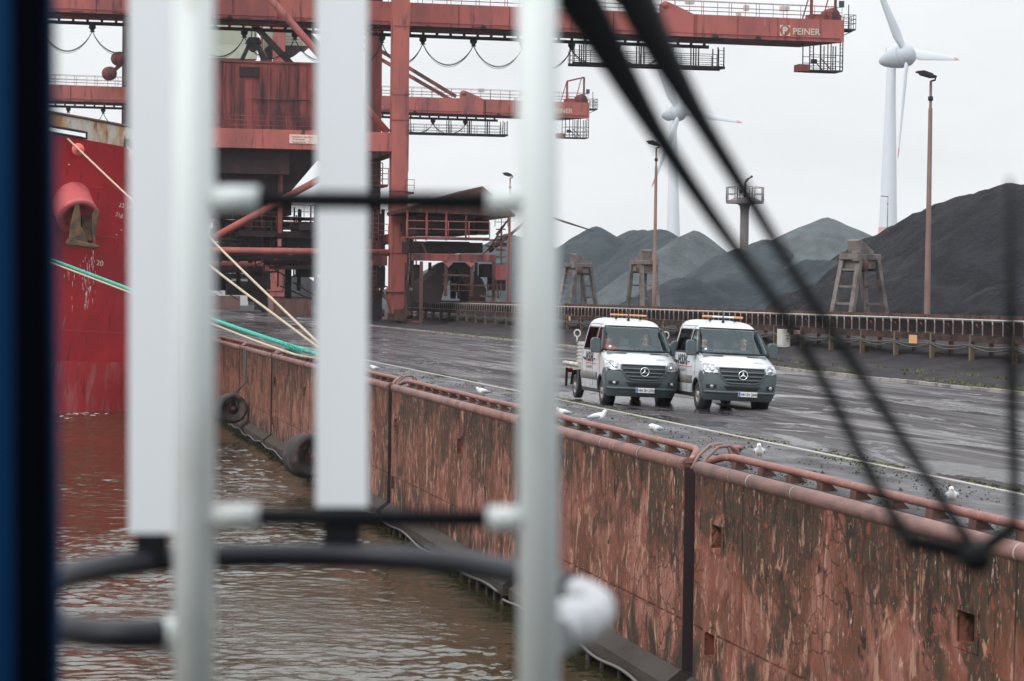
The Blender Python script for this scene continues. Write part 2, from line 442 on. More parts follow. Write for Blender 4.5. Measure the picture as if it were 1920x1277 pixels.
class MB:
    """Collects shapes and links them as ONE mesh object."""

    def __init__(s):
        s.v, s.f, s.s = [], [], []

    def add(s, verts, faces, smooth=False):
        b = len(s.v)
        s.v += [Vector(v) for v in verts]
        s.f += [tuple(b + i for i in f) for f in faces]
        s.s += [smooth] * len(faces)
        return s

    def box(s, x0, x1, y0, y1, z0, z1):
        return s.add([(x0, y0, z0), (x1, y0, z0), (x1, y1, z0), (x0, y1, z0), (x0, y0, z1), (x1, y0, z1), (x1, y1, z1), (x0, y1, z1)],
                     [(0, 3, 2, 1), (4, 5, 6, 7), (0, 1, 5, 4), (1, 2, 6, 5), (2, 3, 7, 6), (3, 0, 4, 7)])

    def beam(s, p, q, w, h, up=(0, 0, 1), w2=None, h2=None):
        p, q, up = Vector(p), Vector(q), Vector(up)
        d = (q - p).normalized()
        if abs(d.dot(up)) > 0.98:
            up = Vector((0, 1, 0))
        a = d.cross(up).normalized()
        b = a.cross(d).normalized()
        vs = []
        for c, ww, hh in ((p, w, h), (q, w2 or w, h2 or h)):
            for i, j in ((-1, -1), (1, -1), (1, 1), (-1, 1)):
                vs.append(c + a * (i * ww / 2) + b * (j * hh / 2))
        return s.add(vs, [(0, 3, 2, 1), (4, 5, 6, 7), (0, 1, 5, 4), (1, 2, 6, 5), (2, 3, 7, 6), (3, 0, 4, 7)])

    def path(s, pts, r, n=8, closed=False):
        pts = [Vector(p) for p in pts]
        k = len(pts)
        rs = r if isinstance(r, (list, tuple)) else [r] * k
        t0 = (pts[1] - pts[0]).normalized()
        u = t0.orthogonal().normalized()
        vs, fs = [], []
        for i in range(k):
            a = pts[(i - 1) % k] if (closed or i > 0) else pts[i]
            b = pts[(i + 1) % k] if (closed or i < k - 1) else pts[i]
            t = (b - a).normalized()
            u = (u - t * u.dot(t)).normalized()
            w = t.cross(u)
            for j in range(n):
                an = 2 * math.pi * j / n
                vs.append(pts[i] + (u * math.cos(an) + w * math.sin(an)) * rs[i])
        for i in range(k if closed else k - 1):
            for j in range(n):
                a, b = i * n + j, i * n + (j + 1) % n
                c, d = ((i + 1) % k) * n + (j + 1) % n, ((i + 1) % k) * n + j
                fs.append((a, b, c, d))
        s.add(vs, fs, True)
        if not closed:
            base = len(s.v) - len(vs)
            s.f += [tuple(base + j for j in reversed(range(n))), tuple(base + (k - 1) * n + j for j in range(n))]
            s.s += [False, False]
        return s

    def tube(s, p, q, r, r2=None, n=10):
        return s.path([p, q], [r, r if r2 is None else r2], n)

    def lathe(s, prof, n=20, o=(0, 0, 0), axis=(0, 0, 1), smooth=True):
        o, ax = Vector(o), Vector(axis).normalized()
        u = ax.orthogonal().normalized()
        w = ax.cross(u)
        vs, fs = [], []
        for r, t in prof:
            for j in range(n):
                an = 2 * math.pi * j / n
                vs.append(o + ax * t + (u * math.cos(an) + w * math.sin(an)) * max(r, 1e-4))
        for i in range(len(prof) - 1):
            for j in range(n):
                fs.append((i * n + j, i * n + (j + 1) % n, (i + 1) * n + (j + 1) % n, (i + 1) * n + j))
        fs.append(tuple(reversed(range(n))))
        fs.append(tuple((len(prof) - 1) * n + j for j in range(n)))
        return s.add(vs, fs, smooth)

    def prism(s, poly, axis, a, b):
        """poly: 2-D points; axis 'x' -> (y,z), 'y' -> (x,z), 'z' -> (x,y)."""
        k = len(poly)
        mk = {"x": lambda p, t: (t, p[0], p[1]), "y": lambda p, t: (p[0], t, p[1]), "z": lambda p, t: (p[0], p[1], t)}[axis]
        vs = [mk(p, a) for p in poly] + [mk(p, b) for p in poly]
        fs = [tuple(range(k)), tuple(reversed(range(k, 2 * k)))] + [(i, (i + 1) % k, k + (i + 1) % k, k + i) for i in range(k)]
        return s.add(vs, fs)

    def grid(s, rows, smooth=True):
        w = len(rows[0])
        vs = [p for r in rows for p in r]
        fs = [(i * w + j, i * w + j + 1, (i + 1) * w + j + 1, (i + 1) * w + j) for i in range(len(rows) - 1) for j in range(w - 1)]
        return s.add(vs, fs, smooth)

    def build(s, name, m, parent=None, org=None, bevel=0.0, recalc=True):
        o_ = ORG.get(parent.name, Vector()) if parent is not None else Vector(org or (0, 0, 0))
        me = bpy.data.meshes.new(name)
        me.from_pydata([v - o_ for v in s.v], [], s.f)
        me.polygons.foreach_set("use_smooth", s.s)
        if recalc:
            bm = bmesh.new()
            bm.from_mesh(me)
            bmesh.ops.recalc_face_normals(bm, faces=bm.faces)
            bm.to_mesh(me)
            bm.free()
        me.materials.append(MAT[m] if isinstance(m, str) else m)
        o = bpy.data.objects.new(name, me)
        COL.objects.link(o)
        if parent is not None:
            o.parent = parent
            ORG[o.name] = o_
        else:
            o.location = o_
        if bevel:
            bv = o.modifiers.new("edge", "BEVEL")
            bv.width, bv.segments, bv.limit_method = bevel, 2, "ANGLE"
        return o


def tag(o, label, cat, group=None):
    o["label"], o["category"] = label, cat
    if group:
        o["group"] = group
    return o


def thing(name, label, cat, org=(0, 0, 0), group=None, local=False):
    """An Empty at the thing's base. Parts are built in world coordinates, or (local) around the origin and then moved."""
    o = bpy.data.objects.new(name, None)
    COL.objects.link(o)
    o.location = org
    ORG[o.name] = Vector((0, 0, 0)) if local else Vector(org)
    return tag(o, label, cat, group)


def kids(o):
    return [c for c in bpy.data.objects if c.parent == o]


def dup(root, label=None, shift=(0, 0, 0), skip=()):
    r = root.copy()
    COL.objects.link(r)
    r.location = root.location + Vector(shift)
    if label:
        r["label"] = label
    for ch in kids(root):
        if ch.name.split(".")[0] in skip:
            continue
        c = ch.copy()
        COL.objects.link(c)
        c.parent = r
        for g in kids(ch):
            d = g.copy()
            COL.objects.link(d)
            d.parent = c
    return r


def structure(o):
    o["kind"] = "structure"
    return o


def stuff(o, label=None, cat=None):
    o["kind"] = "stuff"
    if label:
        o["label"], o["category"] = label, cat
    return o


def text(name, body, size, m, parent, origin, right, up, depth=0.004, bold=0.0, xscale=1.0):
    """Lettering as a flat mesh whose baseline starts at origin."""
    cu = bpy.data.curves.new(name, "FONT")
    cu.body, cu.size, cu.extrude, cu.offset = body, size, depth / 2, bold
    t = bpy.data.objects.new(name + "_tmp", cu)
    COL.objects.link(t)
    bpy.context.view_layer.update()
    me = bpy.data.meshes.new_from_object(t.evaluated_get(bpy.context.evaluated_depsgraph_get()))
    bpy.data.objects.remove(t)
    right, up = Vector(right).normalized(), Vector(up).normalized()
    nrm = right.cross(up)
    o_ = ORG.get(parent.name, Vector())
    for v in me.vertices:
        c = v.co
        v.co = Vector(origin) + right * (c.x * xscale) + up * c.y + nrm * c.z - o_
    me.materials.clear()
    me.materials.append(MAT[m])
    me.name = name
    o = bpy.data.objects.new(name, me)
    COL.objects.link(o)
    o.parent = parent
    ORG[o.name] = o_
    return o


def arc(a, b, sag, n=14):
    a, b = Vector(a), Vector(b)
    return [a.lerp(b, i / n) - Vector((0, 0, sag * 4 * (i / n) * (1 - i / n))) for i in range(n + 1)]


# ================================================================== SETTING
WATER_Z = -4.2
g = MB()
g.add([(11.35, -150, 0), (5000, -150, 0), (5000, 9000, 0), (11.35, 9000, 0)], [(0, 1, 2, 3)])
g.add([(11.35, -150, 0), (11.35, 9000, 0), (11.35, 9000, -7), (11.35, -150, -7)], [(0, 1, 2, 3)])
structure(g.build("ground", "dirt", recalc=False))
structure(MB().add([(11.352, -100, 0.004), (14.02, -100, 0.004), (14.02, 600, 0.004), (11.352, 600, 0.004)], [(0, 1, 2, 3)]).build("apron", "apron"))
structure(MB().add([(14.16, -100, 0.004), (29.1, -100, 0.004), (29.1, 600, 0.004), (14.16, 600, 0.004)], [(0, 1, 2, 3)]).build("road", "road"))
wm = MB()
ysw, yy_ = [38.0], 38.0
while yy_ < 156:
    yy_ += 0.075 + (yy_ - 38) * 0.0016
    ysw.append(yy_)
XW0 = -1.5
xsw = [XW0 + (11.35 - XW0) * i / 165 for i in range(166)]


def wave(x, y):
    e = min(1, (x - XW0) / 1.2, (11.35 - x) / 0.4, (y - 38) / 2, max(0, (ysw[-1] - y) / 4))
    g_ = 0.35 + 0.8 * max(0.0, min(1.0, 0.5 + 1.2 * noise.noise((x * 0.15, y * 0.06, 7.0))))
    return WATER_Z + e * g_ * (0.06 * noise.noise((x * 0.6, y * 0.8, 1.0)) + 0.04 * noise.noise((x * 2.3 + y * 0.3, y * 2.7, 2.0)) + 0.022 * noise.noise((x * 5.2 - y * .5, y * 5.6, 3.0)))


rows = [[Vector((x, y, wave(x, y))) for x in xsw] for y in ysw]
wm.grid(rows)
x0_, x1_, y0_, y1_ = XW0, 11.35, ysw[0], ysw[-1]
for q_ in (((-5000, -150), (11.35, -150), (11.35, y0_), (-5000, y0_)), ((-5000, y0_), (x0_, y0_), (x0_, y1_), (-5000, y1_)), ((-5000, y1_), (11.35, y1_), (11.35, 9000), (-5000, 9000))):
    wm.add([(a, c, WATER_Z) for a, c in q_], [(0, 1, 2, 3)])
structure(wm.build("water", "water", recalc=False))
b = MB()
rows = []
for i in range(150):
    y = 60 + i * 1.3
    rows.append([Vector((x, y, (0.03 if k == 0 else 0.06 + 0.8 * min(1, max(0, (x - 36.6) / 3.0)) + 0.30 * max(0, noise.noise((x * 0.55, y * 0.3, 2.0))) + 0.10 * abs(noise.noise((x * 1.9, y * 1.2, 5.0)))))) for k, x in enumerate([29.3 + q * 0.75 for q in range(20)])])
structure(b.grid(rows).build("verge_bank", "dirt"))
# the waterside crane rail lying flush in the quay and the kerb of the road
tag(MB().box(14.03, 14.15, -60, 420, -0.05, 0.02).build("crane_rail", "railtop", org=(14.09, 60, 0)), "worn pale steel rail running along the quay between apron and road", "rail")
k = MB()
for i in range(170):
    y = 20 + i * 1.5
    k.box(29.1, 29.28, y, y + 1.48, -0.05, 0.11 + 0.012 * math.sin(i * 5.1))
tag(k.build("kerb", "kerb", org=(29.2, 60, 0)), "stone kerb edging the far side of the quay road", "kerb")

# ------------------------------------------------------------------ quay wall in blocks
WX = 11.02
JOINTS = []
for pxj in (1305, 985, 737, 609, 513):
    JOINTS.append(PX(pxj, 541 + 0.2646 * (pxj - 30), 11.08).y)
SEG = [(12.0, JOINTS[0] - 0.2)]
for a_, b_ in zip(JOINTS, JOINTS[1:] + [131.0]):
    SEG.append((a_ + 0.52, b_ - 0.2))
SEG.append((131.2, 148.6))
SEG.append((148.9, 420.0))


def holes_wall(y0, y1, z0, z1, holes, front, back):
    """An upright slab whose front has rectangular recesses (ya, yb, za, zb, depth)."""
    ys = sorted({y0, y1, *[min(max(h[i], y0), y1) for h in holes for i in (0, 1)]})
    zs = sorted({z0, z1, *[min(max(h[i], z0), z1) for h in holes for i in (2, 3)]})
    m = MB()

    def dep(yc, zc):
        return max([h[4] for h in holes if h[0] < yc < h[1] and h[2] < zc < h[3]] or [0.0])
    D = [[dep((ys[i] + ys[i + 1]) / 2, (zs[j] + zs[j + 1]) / 2) for j in range(len(zs) - 1)] for i in range(len(ys) - 1)]
    for i in range(len(ys) - 1):
        for j in range(len(zs) - 1):
            x = front + D[i][j]
            m.add([(x, ys[i], zs[j]), (x, ys[i], zs[j + 1]), (x, ys[i + 1], zs[j + 1]), (x, ys[i + 1], zs[j])], [(0, 1, 2, 3)])
            if i + 1 < len(ys) - 1 and D[i + 1][j] != D[i][j]:
                xa, xb = front + D[i][j], front + D[i + 1][j]
                m.add([(xa, ys[i + 1], zs[j]), (xb, ys[i + 1], zs[j]), (xb, ys[i + 1], zs[j + 1]), (xa, ys[i + 1], zs[j + 1])], [(0, 1, 2, 3)])
            if j + 1 < len(zs) - 1 and D[i][j + 1] != D[i][j]:
                xa, xb = front + D[i][j], front + D[i][j + 1]
                m.add([(xa, ys[i], zs[j + 1]), (xb, ys[i], zs[j + 1]), (xb, ys[i + 1], zs[j + 1]), (xa, ys[i + 1], zs[j + 1])], [(0, 1, 2, 3)])
    for y in (y0, y1):
        m.add([(front, y, z0), (back, y, z0), (back, y, z1), (front, y, z1)], [(0, 1, 2, 3)])
    m.add([(front, y0, z1), (back, y0, z1), (back, y1, z1), (front, y1, z1)], [(0, 1, 2, 3)])
    m.add([(front, y0, z0), (back, y0, z0), (back, y1, z0), (front, y1, z0)], [(0, 1, 2, 3)])
    return m


SLOTS = [(1345, 1008), (1332, 1210), (1813, 1178), (862, 837), (743, 797), (737, 905), (571, 735), (515, 716), (512, 790)]
WLAB = ["nearest rust-red quay wall block with two framed square recesses beside a dark joint",
        "rust-red quay wall block with a dark open joint and bent ladder loops at its near end",
        "quay wall block with two small slots close to its joint and one slot mid-height",
        "quay wall block hung with the large wheel fender",
        "darker quay wall block between the wheel fender and the mooring ropes",
        "quay wall block hung with the smaller chained fender far along the quay",
        "quay wall block behind the chained fender near the ship's bow",
        "long distant stretch of quay wall along the moored ship"]
slotpts = [PX(a, c, WX) for a, c in SLOTS]
for i, (ya, yb) in enumerate(SEG):
    far = i == len(SEG) - 1
    yc = (ya + yb) / 2
    q = thing("quay_wall", WLAB[i], "quay wall", (WX, yc, 0), "quay wall blocks")
    holes = [] if far else [(yb - 2.9, yb - 2.86, -9, 9, 0.05), (-99, 999, -2.66, -2.62, 0.035)]
    if i == 0:
        holes.append((yb - 14.5, yb - 14.46, -9, 9, 0.05))
    mine = [p for p in slotpts if ya + 0.3 < p.y < yb - 0.3]
    for p in mine:
        holes.append((p.y - 0.29, p.y + 0.29, p.z - 0.19, p.z + 0.19, 0.22))
    holes_wall(ya, yb, -3.5, -0.02, holes, WX, 11.34).build("wall", "wall", q, recalc=True)
    for p in mine:
        fr = MB()
        for (a, c, e, f_) in ((-.39, -.29, -.26, .26), (.29, .39, -.26, .26), (-.29, .29, .19, .26), (-.29, .29, -.26, -.19)):
            fr.box(WX - 0.018, WX + 0.01, p.y + a, p.y + c, p.z + e, p.z + f_)
        r = MB().box(WX + 0.19, WX + 0.218, p.y - 0.288, p.y + 0.288, p.z - 0.188, p.z + 0.188).build("recess", "vanblack", q)  # black back panel: the shade of the recess put into its colour
        fr.build("frame", "wall", r)
    if not far:
        MB().box(WX + 0.004, 11.336, ya - 0.012, ya - 0.002, -3.5, -0.1).build("end_face", "soot", q)
    # rounded coping with a stopped end, and the sloping footing beam at the waterline
    MB().path([(11.09, ya + 0.02, -0.06), (11.09, yb - 0.02, -0.06)], 0.118, 16).build("coping", "coping", q)
    ft = MB()
    ft.prism([(10.72, -3.95), (10.72, -3.72), (11.0, -3.5), (11.34, -3.502), (11.34, -4.0)], "y", ya, yb)
    ft.build("footing", "concrete", q)
    if not far:
        pl = MB()
        n = int((yb - ya) / 1.15)
        for j in range(n):
            y = ya + 0.5 + j * 1.15 + random.uniform(-.2, .2)
            pl = MB()
            pl.tube((10.85, y, -5.5), (10.85, y, -3.8), 0.05, n=6)
            if random.random() < 0.4:
                pl.tube((10.7, y + 0.2, -4.9), (10.9, y + 0.05, -3.7), 0.02, n=5)
            pl.build("pile", "dark", q)
    hp = [(10.6, ya + t * (yb - ya) / 60, -3.9 + 0.05 * math.sin(ya + t * 0.31) + 0.03 * math.sin(t * 0.13 + ya)) for t in range(61)]
    MB().path(hp, 0.03, 6).build("hose", "cable", q)

# guard rails: a pipe on stubby brackets with ends bent down to the coping
RLAB = ["guard pipe nearest the camera, a gull behind it", "guard pipe whose end bends down at the open wall joint with the ladder loops",
        "guard pipe along the wall block with the row of slots, behind the ladder", "guard pipe above the wheel fender", "guard pipe beside the mooring bollard and green rope",
        "guard pipe near the smaller chained fender", "guard pipe farthest along the quay edge"]
for i, (ya, yb) in enumerate(SEG[:-1]):
    yc = (ya + yb) / 2
    q = thing("guard_rail", RLAB[i], "guard rail", (11.42, yc, 0), "guard pipes along the quay edge")
    z = 0.17
    pts = [(11.16, ya + 0.12, 0.0), (11.24, ya + 0.22, 0.08), (11.36, ya + 0.5, 0.15), (11.42, ya + 0.85, z)]
    pts += [(11.42, ya + 0.85 + (yb - ya - 1.7) * t / 8, z + 0.006 * math.sin(t * 2.0)) for t in range(1, 8)]
    pts += [(11.42, yb - 0.85, z), (11.36, yb - 0.5, 0.15), (11.24, yb - 0.22, 0.08), (11.16, yb - 0.12, 0.0)]
    MB().path(pts, 0.06, 12).build("pipe", "guard", q)
    n = max(2, int((yb - ya) / 1.5))
    for j in range(n):
        y = ya + 1.1 + j * (yb - ya - 2.2) / (n - 1)
        MB().prism([(11.36, 0.115), (11.48, 0.115), (11.60, 0.0), (11.352, 0.0)], "y", y - 0.13, y + 0.13).build("bracket", "rust", q)

# bent ladder loops and bollards at the open joints
for yj, lab in ((JOINTS[0], "pair of bent tube ladder loops at the nearest open wall joint"), (JOINTS[2], "pair of bent tube ladder loops at the joint by the two small slots")):
    q = thing("ladder_loop", lab, "ladder handrail", (11.6, yj, 0), "ladder handrail loops")
    for dy in (-0.3, 0.22):
        y = yj + dy
        MB().path([(11.05, y - 0.05, -0.1), (11.18, y, 0.12), (11.4, y + 0.1, 0.29), (11.6, y + 0.14, 0.31), (11.74, y + 0.15, 0.24), (11.8, y + 0.15, 0.0)], 0.028, 8).build("handrail", "pole", q)
    MB().tube((11.4, yj - 0.2, 0.29), (11.4, yj + 0.32, 0.29), 0.015, n=6).build("rung", "pole", q)


def bollard(org, lab, s=1.0):
    q = thing("mooring_bollard", lab, "bollard", org, "mooring bollards", local=True)
    MB().lathe([(0.24 * s, 0), (0.24 * s, 0.03), (0.15 * s, 0.06), (0.13 * s, 0.3 * s), (0.2 * s, 0.4 * s), (0.25 * s, 0.46 * s), (0.2 * s, 0.52 * s), (0.0, 0.54 * s)], 18).build("post", "guard", q)
    MB().box(-0.32 * s, 0.32 * s, -0.32 * s, 0.32 * s, -0.02, 0.02).build("base_plate", "rust", q)
    return q


bollard((11.95, JOINTS[0] + 0.65, 0.0), "squat red bollard beside the bent ladder loops at the nearest joint", 0.5)
BOL = G(612, 668)
BOL = Vector((12.1, PX(612, 664, 12.1).y, 0))
bollard(BOL, "red bollard holding the mooring ropes", 1.15)

# wheel fenders on chains
for (pxc, pyc, X, r, ang, lab) in ((577, 855, 10.05, 0.78, 13, "large worn wheel fender hanging over the water by its chain"), (432, 766, 10.15, 0.72, 10, "smaller dark wheel fender with long double chains near the ship")):
    c = PX(pxc, pyc, X)
    q = thing("wheel_fender", lab, "fender", c, "wheel fenders on the quay wall")
    ax = Vector((math.sin(R_(ang)), -math.cos(R_(ang)), 0.03)).normalized()
    w = 0.62
    MB().lathe([(r * 0.4, -w), (r * 0.86, -w), (r * 0.97, -w * 0.86), (r, -w * 0.5), (r, w * 0.5), (r * 0.97, w * 0.86), (r * 0.86, w), (r * 0.74, w * 1.0), (r * 0.7, w * 0.93), (r * 0.45, w * 0.9), (r * 0.4, w * 0.6), (r * 0.38, -w)], 40, c, ax).build("tyre", "rubber", q)
    MB().lathe([(r * 0.43, 0.30), (r * 0.43, 0.36), (r * 0.30, 0.38), (r * 0.13, 0.40), (r * 0.12, 0.62), (r * 0.08, 0.66), (0, 0.67)], 20, c, ax).build("hub", "rust", q)
    for s_ in (-1, 1):
        top = Vector((11.35, c.y + s_ * 0.5 + 1.2, 0.02))
        ch = MB().path([c + ax * 0.66 + Vector((s_ * 0.16, 0, 0.1)), c + ax * 0.55 + Vector((s_ * 0.1, 0.3, r * 0.9)), Vector((10.93, c.y + 0.6 + s_ * 0.4, -1.6)), Vector((10.9, top.y - 0.1, -0.1)), top], 0.04, 6)
        ch.build("chain", "chain", q)

# ------------------------------------------------------------------ ship
XS0, BW = -3.0, 13.0


def hullpt(off, t):
    """off: distance from the centreline at the deck, 0..1 of the half beam; t: 0 keel .. 1 bulwark foot."""
    s = min(max(off, 0), 1)
    fl = t ** 1.6
    b = BW * (0.86 + 0.14 * fl)
    a = 10.5 - 1.0 * fl
    ys = 147.2 - 3.2 * fl
    if s <= 0.93:
        q = s / 0.93
        return Vector((XS0 + b * q ** (1 - 0.0) * 0.985, ys + a * (1 - math.sqrt(max(0, 1 - (q * 0.985) ** 2))), 0))
    return Vector((XS0 + b, ys + a * 0.83 + (s - 0.93) / 0.07 * 130, 0))


ZK, ZD = -5.5, 10.85
q = thing("cargo_ship", "red cargo ship's bow with rust-streaked white bulwark moored at the quay", "ship", (XS0, 150, WATER_Z))
offs = [i / 44 * 0.93 for i in range(45)] + [0.935, 0.95, 1.0]


def sheer(off):
    return 0.95 - 1.75 * off


def hull_rows(t0, t1, n, lift=None, push=0.0):
    rows = []
    for i in range(n + 1):
        t = t0 + (t1 - t0) * i / n
        row = []
        for side in (-1, 1):
            oo = offs if side == 1 else offs[:0:-1]
            for o_ in oo:
                p = hullpt(o_, t)
                x = p.x if side == 1 else 2 * XS0 - p.x
                row.append(Vector((x, p.y - push, ZK + (ZD - ZK) * t + sheer(o_) * t)))
        rows.append(row)
    return rows


TW = (-1.3 - ZK) / (ZD - ZK)
for tt_ in (0.36, 0.53, 0.69, 0.85):
    MB().path([hull_rows(tt_, tt_ + 0.01, 1, push=0.0)[0][44 + k] + Vector((0, -0.01, 0)) for k in range(44)], 0.022, 4).build("weld_seam", "hull", q)
MB().grid(hull_rows(TW, 1.0, 14)).build("hull", "hull", q)
MB().grid(hull_rows(0.0, TW, 5)).build("lower_hull", "boot", q)
# bulwark band above the hull with two open chocks left through it
bul = MB()


def bulpt(off, k):
    p = hullpt(off, 1.0)
    return Vector((p.x, p.y - 0.28 * k, ZD + sheer(off) + 1.15 * k))


CH = []
ofs2 = [i / 240 for i in range(0, 241)]


def off_of(px):
    best = min(ofs2, key=lambda o_: abs((lambda v: CX + FPX * (v - EYE).dot(AXR) / (v - EYE).dot(AXF))(bulpt(o_, 0.2)) - px))
    return best


for pa, pb in ((88, 163), (234, 300)):
    CH.append((off_of(pa), off_of(pb)))
ks = [0.0, 0.06, 0.34, 1.0]
for i in range(240):
    oa, ob = ofs2[i], ofs2[i + 1]
    for j in range(3):
        if j == 1 and any(c0 < (oa + ob) / 2 < c1 for c0, c1 in CH):
            continue
        bul.add([bulpt(oa, ks[j]), bulpt(ob, ks[j]), bulpt(ob, ks[j + 1]), bulpt(oa, ks[j + 1])], [(0, 1, 2, 3)])
bul.build("bulwark", "bulwark", q)
for c0, c1 in CH:
    rim = []
    for i in range(9):
        rim.append(bulpt(c0 + (c1 - c0) * i / 8, 0.34) + Vector((0, -0.03, 0)))
    for i in range(9):
        rim.append(bulpt(c1 + (c0 - c1) * i / 8, 0.06) + Vector((0, -0.03, 0)))
    MB().path(rim, 0.07, 6, closed=True).build("chock", "dark", q)
cap = [bulpt(i / 60 * 0.93, 1.0) for i in range(61)]
MB().path(cap, 0.08, 6).build("bulwark_rail", "anchor", q)


def on_hull(px, py):
    """The ship's skin behind a photo pixel (found by stepping along the view)."""
    d = ray(px, py)
    y = 130.0
    while y < 190:
        p = EYE + d * (y / d.y)
        t = min(max((p.z - ZK) / (ZD - ZK), 0), 1)
        o_ = (p.x - XS0) / (BW * (0.86 + 0.14 * t ** 1.6)) / 0.985 * 0.93
        if hullpt(o_, t).y <= p.y:
            return p
        y += 0.05
    return PY(px, py, 150)


# anchor in its bolster
hb = on_hull(138, 385)
hup = (on_hull(130, 345) - hb)
c0 = PY(124, 356, hb.y + 0.9)
c1 = PY(146, 408, hb.y - 1.0)
ax = (c1 - c0)
ln = ax.length
MB().lathe([(1.2, -1.0), (1.18, 0.0), (1.12, ln * 0.86), (1.16, ln * 0.9), (1.16, ln), (0.8, ln), (0.76, ln * 0.9), (0, ln * 0.85)], 30, c0, ax).build("hawse_bolster", "hullpink", q)
an = thing("anchor", "rusty stockless anchor drawn up under the pink bolster of the red bow", "anchor", PY(152, 420, hb.y - 1.2))
yA = hb.y - 1.35
ap = lambda a, c, dy=0.0: PY(a, c, yA + dy)
MB().prism([(ap(*p).x, ap(*p).z) for p in ((122, 456), (128, 446), (150, 452), (178, 458), (187, 461), (185, 466), (172, 466), (146, 462), (126, 460))], "y", yA - 0.45, yA + 0.45).build("crown", "anchor", an, bevel=0.08)
MB().prism([(ap(*p).x, ap(*p).z) for p in ((128, 452), (132, 420), (141, 380), (147, 379), (150, 395), (152, 425), (164, 445), (166, 458), (146, 462))], "y", yA - 0.28, yA + 0.28).build("fluke", "anchor", an, bevel=0.06)
MB().prism([(ap(*p).x, ap(*p).z) for p in ((176, 459), (172, 430), (173, 402), (179, 390), (185, 392), (187, 402), (182, 418), (178, 440), (180, 458))], "y", yA - 0.28, yA + 0.28).build("fluke", "anchor", an, bevel=0.06)
MB().beam(ap(164, 455, 0.1), ap(160, 405, 1.0), 0.5, 0.4).build("shank", "anchor", an, bevel=0.05)
# load line and draught figures
for px_, py_, body, sz in ((222, 388, "22", .34), (236, 392, "10 M", .3), (216, 405, "21", .3), (224, 409, "8", .36), (180, 497, "20", .42), (225, 434, "-", .4), (216, 443, "-", .4), (126, 312, "-", .5)):
    p = on_hull(px_, py_)
    text("draught_mark", body, sz, "markings", q, p + Vector((0, -0.1, 0)), (0.93, 0.3, -0.12), (0.1, 0, 1), depth=0.03)
st = MB()
for i in range(60):
    a = random.gauss(0, 1)
    px_, py_ = 165 + a * 7 + random.uniform(-4, 4), random.uniform(468, 575)
    if random.random() < 0.25:
        px_ = random.uniform(120, 178)
    p = on_hull(px_, py_) + Vector((0, -0.12, 0))
    r = random.uniform(0.007, 0.016)
    st.path([p, p - Vector((0, 0, random.uniform(0.1, 0.5)))], [r, r * 0.4], 5)
stuff(st.build("water_drips", "white", org=on_hull(165, 500)), "white trickle of water running from the anchor down the red bow", "water")
fo = MB()
for i in range(26):
    px_ = random.gauss(160, 26)
    p = G(px_, 777 + random.gauss(0, 3.0), WATER_Z + 0.01)
    fo.add([p + Vector((random.uniform(-.25, .25), random.uniform(-.5, .5), random.uniform(0, .02))) for _ in range(4)], [(0, 1, 2, 3)])
stuff(fo.build("foam", "white", org=G(160, 776, WATER_Z)), "white foam where the trickle meets the water at the red bow", "foam")

# mooring lines and rat guards
PB = BOL + Vector((0, 0, 0.34))
s1 = on_hull(118, 250) + Vector((0, 0.6, 0))
e1 = BOL + Vector((0.05, -0.1, 0.3))


def line(name, m, pts, r, lab, n=7):
    P_ = []
    for a, b_ in zip(pts, pts[1:]):
        for i in range(8):
            P_.append(Vector(a).lerp(Vector(b_), i / 8))
    P_.append(Vector(pts[-1]))
    for _ in range(6):
        P_ = [P_[0]] + [(P_[i - 1] + P_[i] * 2 + P_[i + 1]) / 4 for i in range(1, len(P_) - 1)] + [P_[-1]]
    # a rope: three strands wound round each other
    mb = MB()
    mb.path(P_, r, n)
    tot = sum((P_[i + 1] - P_[i]).length for i in range(len(P_) - 1))
    return tag(mb.build(name, m, org=P_[-1]), lab, "rope", "mooring ropes of the red ship")


line("mooring_rope", "rope", [s1, PY(250, 378, 138), PY(400, 505, 119), e1], 0.055, "lower beige mooring rope leading through the red rat guard")
line("mooring_rope", "rope", [on_hull(236, 272) + Vector((0, 0.3, 0)), PY(400, 455, 121), e1 + Vector((0, 0.1, 0.1))], 0.055, "upper beige mooring rope of the slanting pair")
line("mooring_rope", "ropegreen", [on_hull(8, 452) + Vector((0, 0.5, 0)), PY(60, 473, 145), PY(100, 488, 143), PY(245, 543, 131), PY(400, 600, 114), PY(500, 634, 104), e1 + Vector((-0.1, -0.2, -0.1))], 0.085, "green mooring rope sagging low over the quay edge")
line("mooring_rope", "rope", [on_hull(2, 454) + Vector((0, 0.5, 0)), PY(60, 479, 145), PY(245, 549, 131), PY(400, 608, 114), PY(480, 640, 105), PY(560, 668, 100), e1 + Vector((-0.15, -0.4, -0.2))], 0.05, "beige mooring rope lying just beneath the green rope")
mb = MB()
for i in range(6):
    p = PY(540 + i * 4, 650 + i * 1.6, 101.5)
    mb.path([p + Vector((math.sin(k) * 0.13, 0.1 * math.cos(k * 2), math.cos(k) * 0.13)) for k in range(0, 7)], 0.03, 5)
tag(mb.build("rope_splice", "ropegreen", org=PY(552, 655, 101.5)), "knotted splice in the green mooring rope", "knot")
